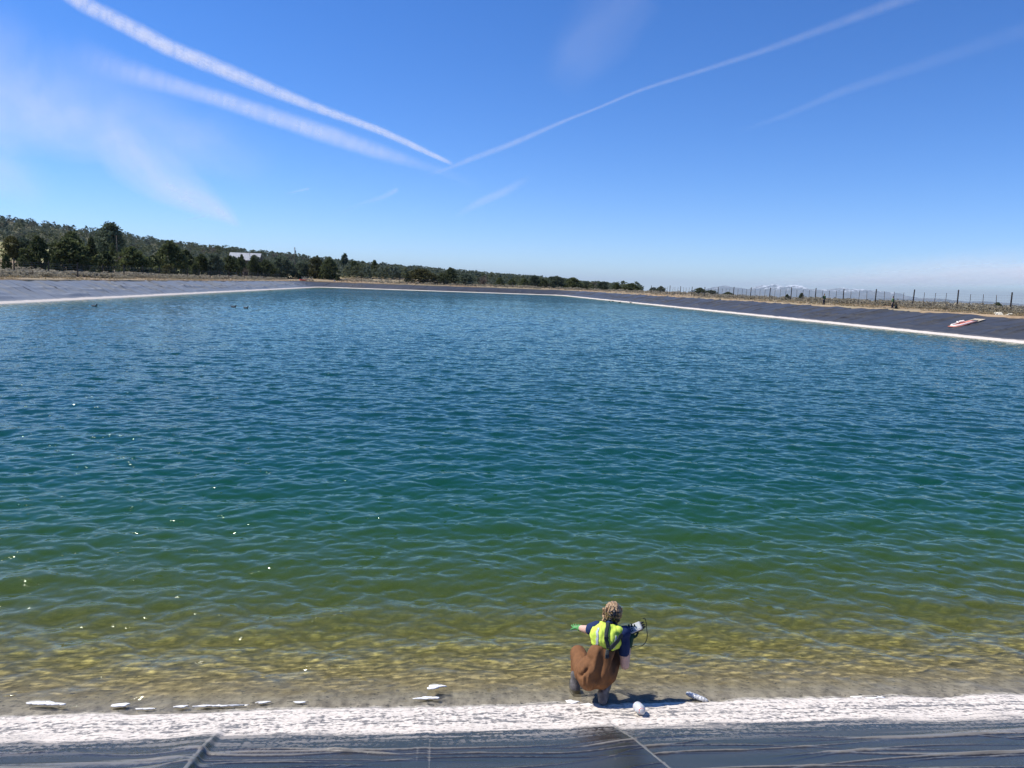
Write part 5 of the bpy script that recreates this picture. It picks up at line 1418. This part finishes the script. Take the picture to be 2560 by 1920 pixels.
bm = bmesh.new(); tube(bm, [(L*.22, -wd*.50, .03), (-L*.40, -wd*.53, .03), (-L*.54, -wd*.30, .03), (-L*.56, wd*.1, .03), (-L*.54, wd*.42, .03)], [.03, .055, .06, .06, .04], 8); link_mesh('red_rim', bm_mesh('red_rim', bm), m_fred, fo)

# pale bags dumped by the fence
m_bag = simple('pale_sandbag', (.74, .68, .52), .9, .12, 14, bump=.02)
def bag(px, d, rz, s, label):
    x, y = pos_at(px, d); bm = bmesh.new(); ellipsoid(bm, (0, 0, .09), (.34, .19, .10)); ellipsoid(bm, (.12, .02, .11), (.20, .17, .09)); capsule(bm, (-.28, 0, .09), .05, (-.38, .02, .10), .07)
    me = remesh('sandbag', bm, .02, 2); displace(me, lambda co: (vnoise(co[:, 0]*9+px, co[:, 1]*9, 1, 2)-.5)*.05)
    o = link_mesh('sandbag', me, m_bag); o.location = (x, y, tz(x, y)-.02); o.rotation_euler = (0, 0, rz); o.scale = (s, s, s); tag(o, label, 'sandbag', 'pale bags by the right fence')
bag(2469, 9.6, .4, 1.25, 'pale bag at the left end of the heap by the right fence'); bag(2475, 10.6, 1.2, 1.1, 'pale bag tilted behind the leftmost bag of the heap')
bag(2476, 8.2, .1, 1.3, 'long flat pale bag at the front of the heap, nearest the liner'); bag(2490, 8.4, -.2, 1.0, 'pale bag at the right front of the heap by the right fence')
bag(2500, 10.2, .6, 1.1, 'pale bag at the foot of the rightmost tall fence post')

# gear at the far left corner
m_redboat = simple('red_hull', (.62, .035, .03), .45, .1, 3)
x, y = pos_at(757.5, 11.0); z = tz(x, y)
o = empty('boat', (x, y, z), R(8)); tag(o, 'small red boat lying on the bank at the far left corner', 'boat')
bm = bmesh.new(); rows_ = []
for i in range(15):
    u = -1+2*i/14; w = .52*(1-abs(u)**3.2)+.05; k = .12*u*u; rows_.append([bm.verts.new((u*1.35, math.sin(a)*w, .50+k-.46*math.cos(a)**.7 if math.cos(a) > 0 else .50+k)) for a in [R(q) for q in range(-90, 91, 15)]])
for a, b in zip(rows_, rows_[1:]):
    for k in range(len(a)-1): bm.faces.new((a[k], b[k], b[k+1], a[k+1]))
me = bm_mesh('hull', bm); ob = link_mesh('hull', me, m_redboat, o); sm = ob.modifiers.new('t', 'SOLIDIFY'); sm.thickness = .04
bm = bmesh.new()
for u in (-.5, .35): box(bm, (u, 0, .42), (.22, .84, .03))
link_mesh('thwart', bm_mesh('thwart', bm, False), m_float, o)
m_deck = simple('dark_deck_boards', (.028, .028, .03), .8, .2, 4)
x, y = pos_at(774, 12.0); z = tz(x, y)
o = empty('platform', (x, y, z), R(4)); tag(o, 'low dark platform with a pale top edge beside the red boat', 'platform')
bm = bmesh.new(); box(bm, (0, 0, .33), (3.3, 1.4, .22)); 
for sx in (-1.3, 0, 1.3):
    for sy in (-.5, .5): box(bm, (sx, sy, .08), (.12, .12, .30))
link_mesh('deck', bm_mesh('deck', bm, False), m_deck, o)
bm = bmesh.new(); box(bm, (0, -.70, .50), (3.3, .08, .10)); link_mesh('edge_board', bm_mesh('edge_board', bm, False), simple('pale_board', (.5, .48, .43), .8, .1, 5), o)
x, y = pos_at(768, 17.0); z = tz(x, y)
o = empty('gate', (x, y, z), R(3)); tag(o, 'thin pipe gate in front of the trees behind the red boat', 'gate')
bm = bmesh.new()
for k in range(5): tube(bm, [(-2.1, 0, .3+k*.26), (2.1, 0, .3+k*.26)], .024, 6)
link_mesh('rails', bm_mesh('rails', bm), m_grey, o)
bm = bmesh.new()
for sx in (-2.15, 2.15): tube(bm, [(sx, 0, -.2), (sx, 0, 1.5)], .05, 8)
link_mesh('gate_frame', bm_mesh('gate_frame', bm), m_grey, o)
x, y = pos_at(835, 12.5); z = tz(x, y)
o = empty('box', (x, y, z), R(12)); tag(o, 'small white box on the bank at the foot of the darkest juniper', 'box')
link_mesh('box_body', bm_mesh('box_body', rbox((.62, .5), .05, 0, .46), False), m_white, o); link_mesh('lid', bm_mesh('lid', rbox((.66, .54), .05, .463, .53), False), m_white, o)
for k, (dx, ddist, s_) in enumerate([(0, 0, 1)]): pass
# ------------------------------------------------------------------ contrails and cirrus
def cloud_mat(name, alpha, sx, sy, cut=.35, wid=.5, streak=(6, 1)):
    m, t = material(name)
    uv = t.attr('lane', 1); sp = t.n('ShaderNodeSeparateXYZ', {0: uv}); u, v, e = sp.outputs[0], sp.outputs[1], sp.outputs[2]
    wob = t.noise(t.mapping(uv, (sx*.3, .6, 0)), 1.0, 3); uv = t.vmath('ADD', uv, t.n('ShaderNodeCombineXYZ', {1: t.math('MULTIPLY', t.math('SUBTRACT', wob, .5), .7)}).outputs[0]); n1 = t.noise(t.mapping(uv, (sx, sy, 0)), 1.0, 7, .68); n2 = t.noise(t.mapping(uv, (sx*streak[0], sy*streak[1], 0), rot=(0, 0, .5)), 1.0, 4, .6)
    av = t.math('ABSOLUTE', v)
    prof = t.mapr(t.math('ADD', av, t.math('MULTIPLY', t.math('SUBTRACT', n1, .5), .9)), 1.0, .05)
    a = t.math('MULTIPLY', prof, t.mapr(n2, cut, cut+wid, .55, 1))
    a = t.math('MULTIPLY', t.math('MULTIPLY', a, t.mapr(n1, .25, .7, .45, 1.1)), t.math('MULTIPLY', e, alpha), True)
    a = t.math('MULTIPLY', a, t.mapr(av, 1.0, .72))
    dif = t.n('ShaderNodeBsdfDiffuse', {'Color': (.95, .95, .97)}); tl = t.n('ShaderNodeBsdfTranslucent', {'Color': (.95, .95, .97)})
    mx = t.n('ShaderNodeMixShader', {0: .6, 1: dif, 2: tl}); tr = t.n('ShaderNodeBsdfTransparent')
    t.out(t.n('ShaderNodeMixShader', {0: a, 1: tr, 2: mx}))
    return m
ALT = 9000.0
def sky_pt(px, py, alt=ALT):
    d = ray(px, py); k = (alt-EYE)/d[2]; return Vector((0, 0, EYE))+Vector(d)*k
def contrail(name, cat, path, mat, label, group, alt=ALT):
    """path: list of (px, py, half_width_px, strength); becomes a flattened tube of cloud at its real altitude"""
    P = np.array(path, float); s = np.concatenate([[0], np.cumsum(np.hypot(np.diff(P[:, 0]), np.diff(P[:, 1])))])
    n = 90; q = np.linspace(0, s[-1], n); X, Y, Wd_, E = [np.interp(q, s, P[:, i]) for i in range(4)]
    for _ in range(6):
        X[1:-1] = (X[:-2]+2*X[1:-1]+X[2:])/4; Y[1:-1] = (Y[:-2]+2*Y[1:-1]+Y[2:])/4
    tx, ty = np.gradient(X), np.gradient(Y); L = np.hypot(tx, ty); nx, ny = -ty/L, tx/L
    C = [sky_pt(X[i], Y[i], alt) for i in range(n)]
    co, uvs = [], []; m = 16
    dist = 0
    for i in range(n):
        a = sky_pt(X[i]+nx[i]*Wd_[i], Y[i]+ny[i]*Wd_[i], alt); b = sky_pt(X[i]-nx[i]*Wd_[i], Y[i]-ny[i]*Wd_[i], alt)
        if i: dist += q[i]-q[i-1]
        half = (a-b)/2; mid = (a+b)/2; th = min(half.length*.05, 120)
        for k in range(m):
            an = 2*math.pi*k/m; co.append(mid+half*math.cos(an)+Vector((0, 0, th*math.sin(an)))); uvs.append((dist/100., math.cos(an), E[i]))
    f = []
    for i in range(n-1):
        for k in range(m): f.append((i*m+k, i*m+(k+1) % m, (i+1)*m+(k+1) % m, (i+1)*m+k))
    me = mesh_np(name, np.array([tuple(c) for c in co]), np.array(f)); attr(me, 'lane', np.array(uvs), 'FLOAT_VECTOR')
    o = link_mesh(name, me, mat); tag(o, label, cat, group); return o
mA = cloud_mat('contrail_vapour', .55, 1.7, .8, .34, .28, (2.2, 1.4)); mB = cloud_mat('contrail_vapour_soft', .36, .9, .7, .25, .5); mC = cloud_mat('contrail_thin', .12, 1.5, .6, .2, .5)
mD = cloud_mat('cirrus_veil', .33, .35, 1.0, .30, .6, (2.5, 3))
G = 'contrails crossing the sky'
contrail('contrail', 'contrail', [(110, -60, 26, .75), (200, 5, 27, .85), (300, 55, 27, .95), (420, 118, 27, 1), (560, 175, 25, .95), (680, 225, 21, .85), (780, 265, 16, .8), (870, 297, 13, .8), (960, 330, 12, .85), (1050, 372, 10, .8), (1115, 402, 7, .7), (1135, 412, 5, .0)], mA,
         'brightest broken contrail slanting down from the upper left corner', G)
contrail('contrail', 'contrail', [(170, 118, 60, .0), (300, 170, 44, .4), (420, 208, 30, .8), (560, 250, 27, 1), (700, 297, 28, 1), (830, 338, 30, 1), (940, 376, 26, .75), (1040, 408, 18, .28), (1120, 432, 14, .10), (1200, 470, 14, .0)], mB,
         'smooth broad contrail running below the broken one on the left', G)
contrail('contrail', 'contrail', [(1055, 443, 4, .0), (1120, 422, 6, .8), (1170, 400, 9, 1.1), (1280, 360, 10, 1.3), (1420, 298, 6, 1.1), (1480, 276, 5, 1.1), (1600, 225, 6, .9), (1750, 178, 8, .75), (1900, 130, 11, .65), (2050, 75, 15, .6), (2200, 20, 20, .6), (2330, -30, 24, .6)], mC,
         'long thin contrail rising from the centre to the top right', G)
contrail('contrail', 'contrail', [(1840, 330, 8, .0), (1960, 290, 10, .3), (2100, 230, 15, .42), (2250, 180, 20, .3), (2400, 130, 26, .22), (2600, 60, 34, .18)], mC,
         'faint contrail at the right, below the long thin one', G)
contrail('contrail', 'contrail', [(710, 486, 3, 0), (735, 480, 3, 1), (770, 472, 3.5, 1.3), (776, 470, 2.5, 0)], mC, 'tiny short contrail dash low in the sky, left of the fuzzy one', G)
contrail('contrail', 'contrail', [(460, 552, 3, 0), (485, 546, 3, 1), (510, 540, 3.5, 1.2), (516, 538, 2.5, 0)], mC, 'tiny contrail dash lowest over the left hillside', G)
contrail('contrail', 'contrail', [(820, 548, 4, .0), (900, 510, 5, .4), (955, 494, 7, .9), (990, 476, 8, 1.2), (998, 472, 5, 0)], mC, 'small fuzzy contrail fragment below the crossing point', G)
contrail('cirrus_cloud', 'cloud', [(240, 290, 70, .0), (320, 380, 90, .8), (420, 440, 85, 1.2), (500, 490, 60, 1.3), (560, 530, 34, 1.2), (590, 556, 18, .5), (600, 570, 8, .0)], mD, 'comma-shaped faint cirrus wisp above the left hillside', 'faint cirrus veils')
contrail('cirrus_cloud', 'cloud', [(-260, 40, 200, .8), (0, 170, 230, 1.0), (250, 250, 180, .8), (500, 330, 120, .5), (700, 420, 80, 0)], mD, 'widest pale cirrus veil filling the upper left sky', 'faint cirrus veils')
contrail('cirrus_cloud', 'cloud', [(-300, 330, 120, .8), (0, 400, 110, .9), (60, 440, 90, .5), (130, 500, 60, 0)], mD, 'small pale cirrus veil at the left edge of the sky', 'faint cirrus veils')
contrail('cirrus_cloud', 'cloud', [(1380, 220, 70, .0), (1440, 140, 100, .22), (1500, 70, 120, .2), (1570, -40, 130, .16)], mD, 'faint round cirrus patch at the top centre right', 'faint cirrus veils')
contrail('cirrus_cloud', 'cloud', [(1780, 712, 6, .0), (1950, 692, 28, 1.2), (2150, 672, 48, 2.5), (2400, 655, 66, 3.2), (2700, 635, 82, 3.4), (2950, 615, 88, 3.2)], mD, 'low white cloud band over the horizon at the right', 'faint cirrus veils', 2600.0)
contrail('cirrus_cloud', 'cloud', [(1130, 545, 8, .0), (1200, 505, 14, .5), (1260, 480, 14, .5), (1330, 440, 10, .0)], mD, 'faint short cirrus streak right of the crossing point', 'faint cirrus veils')
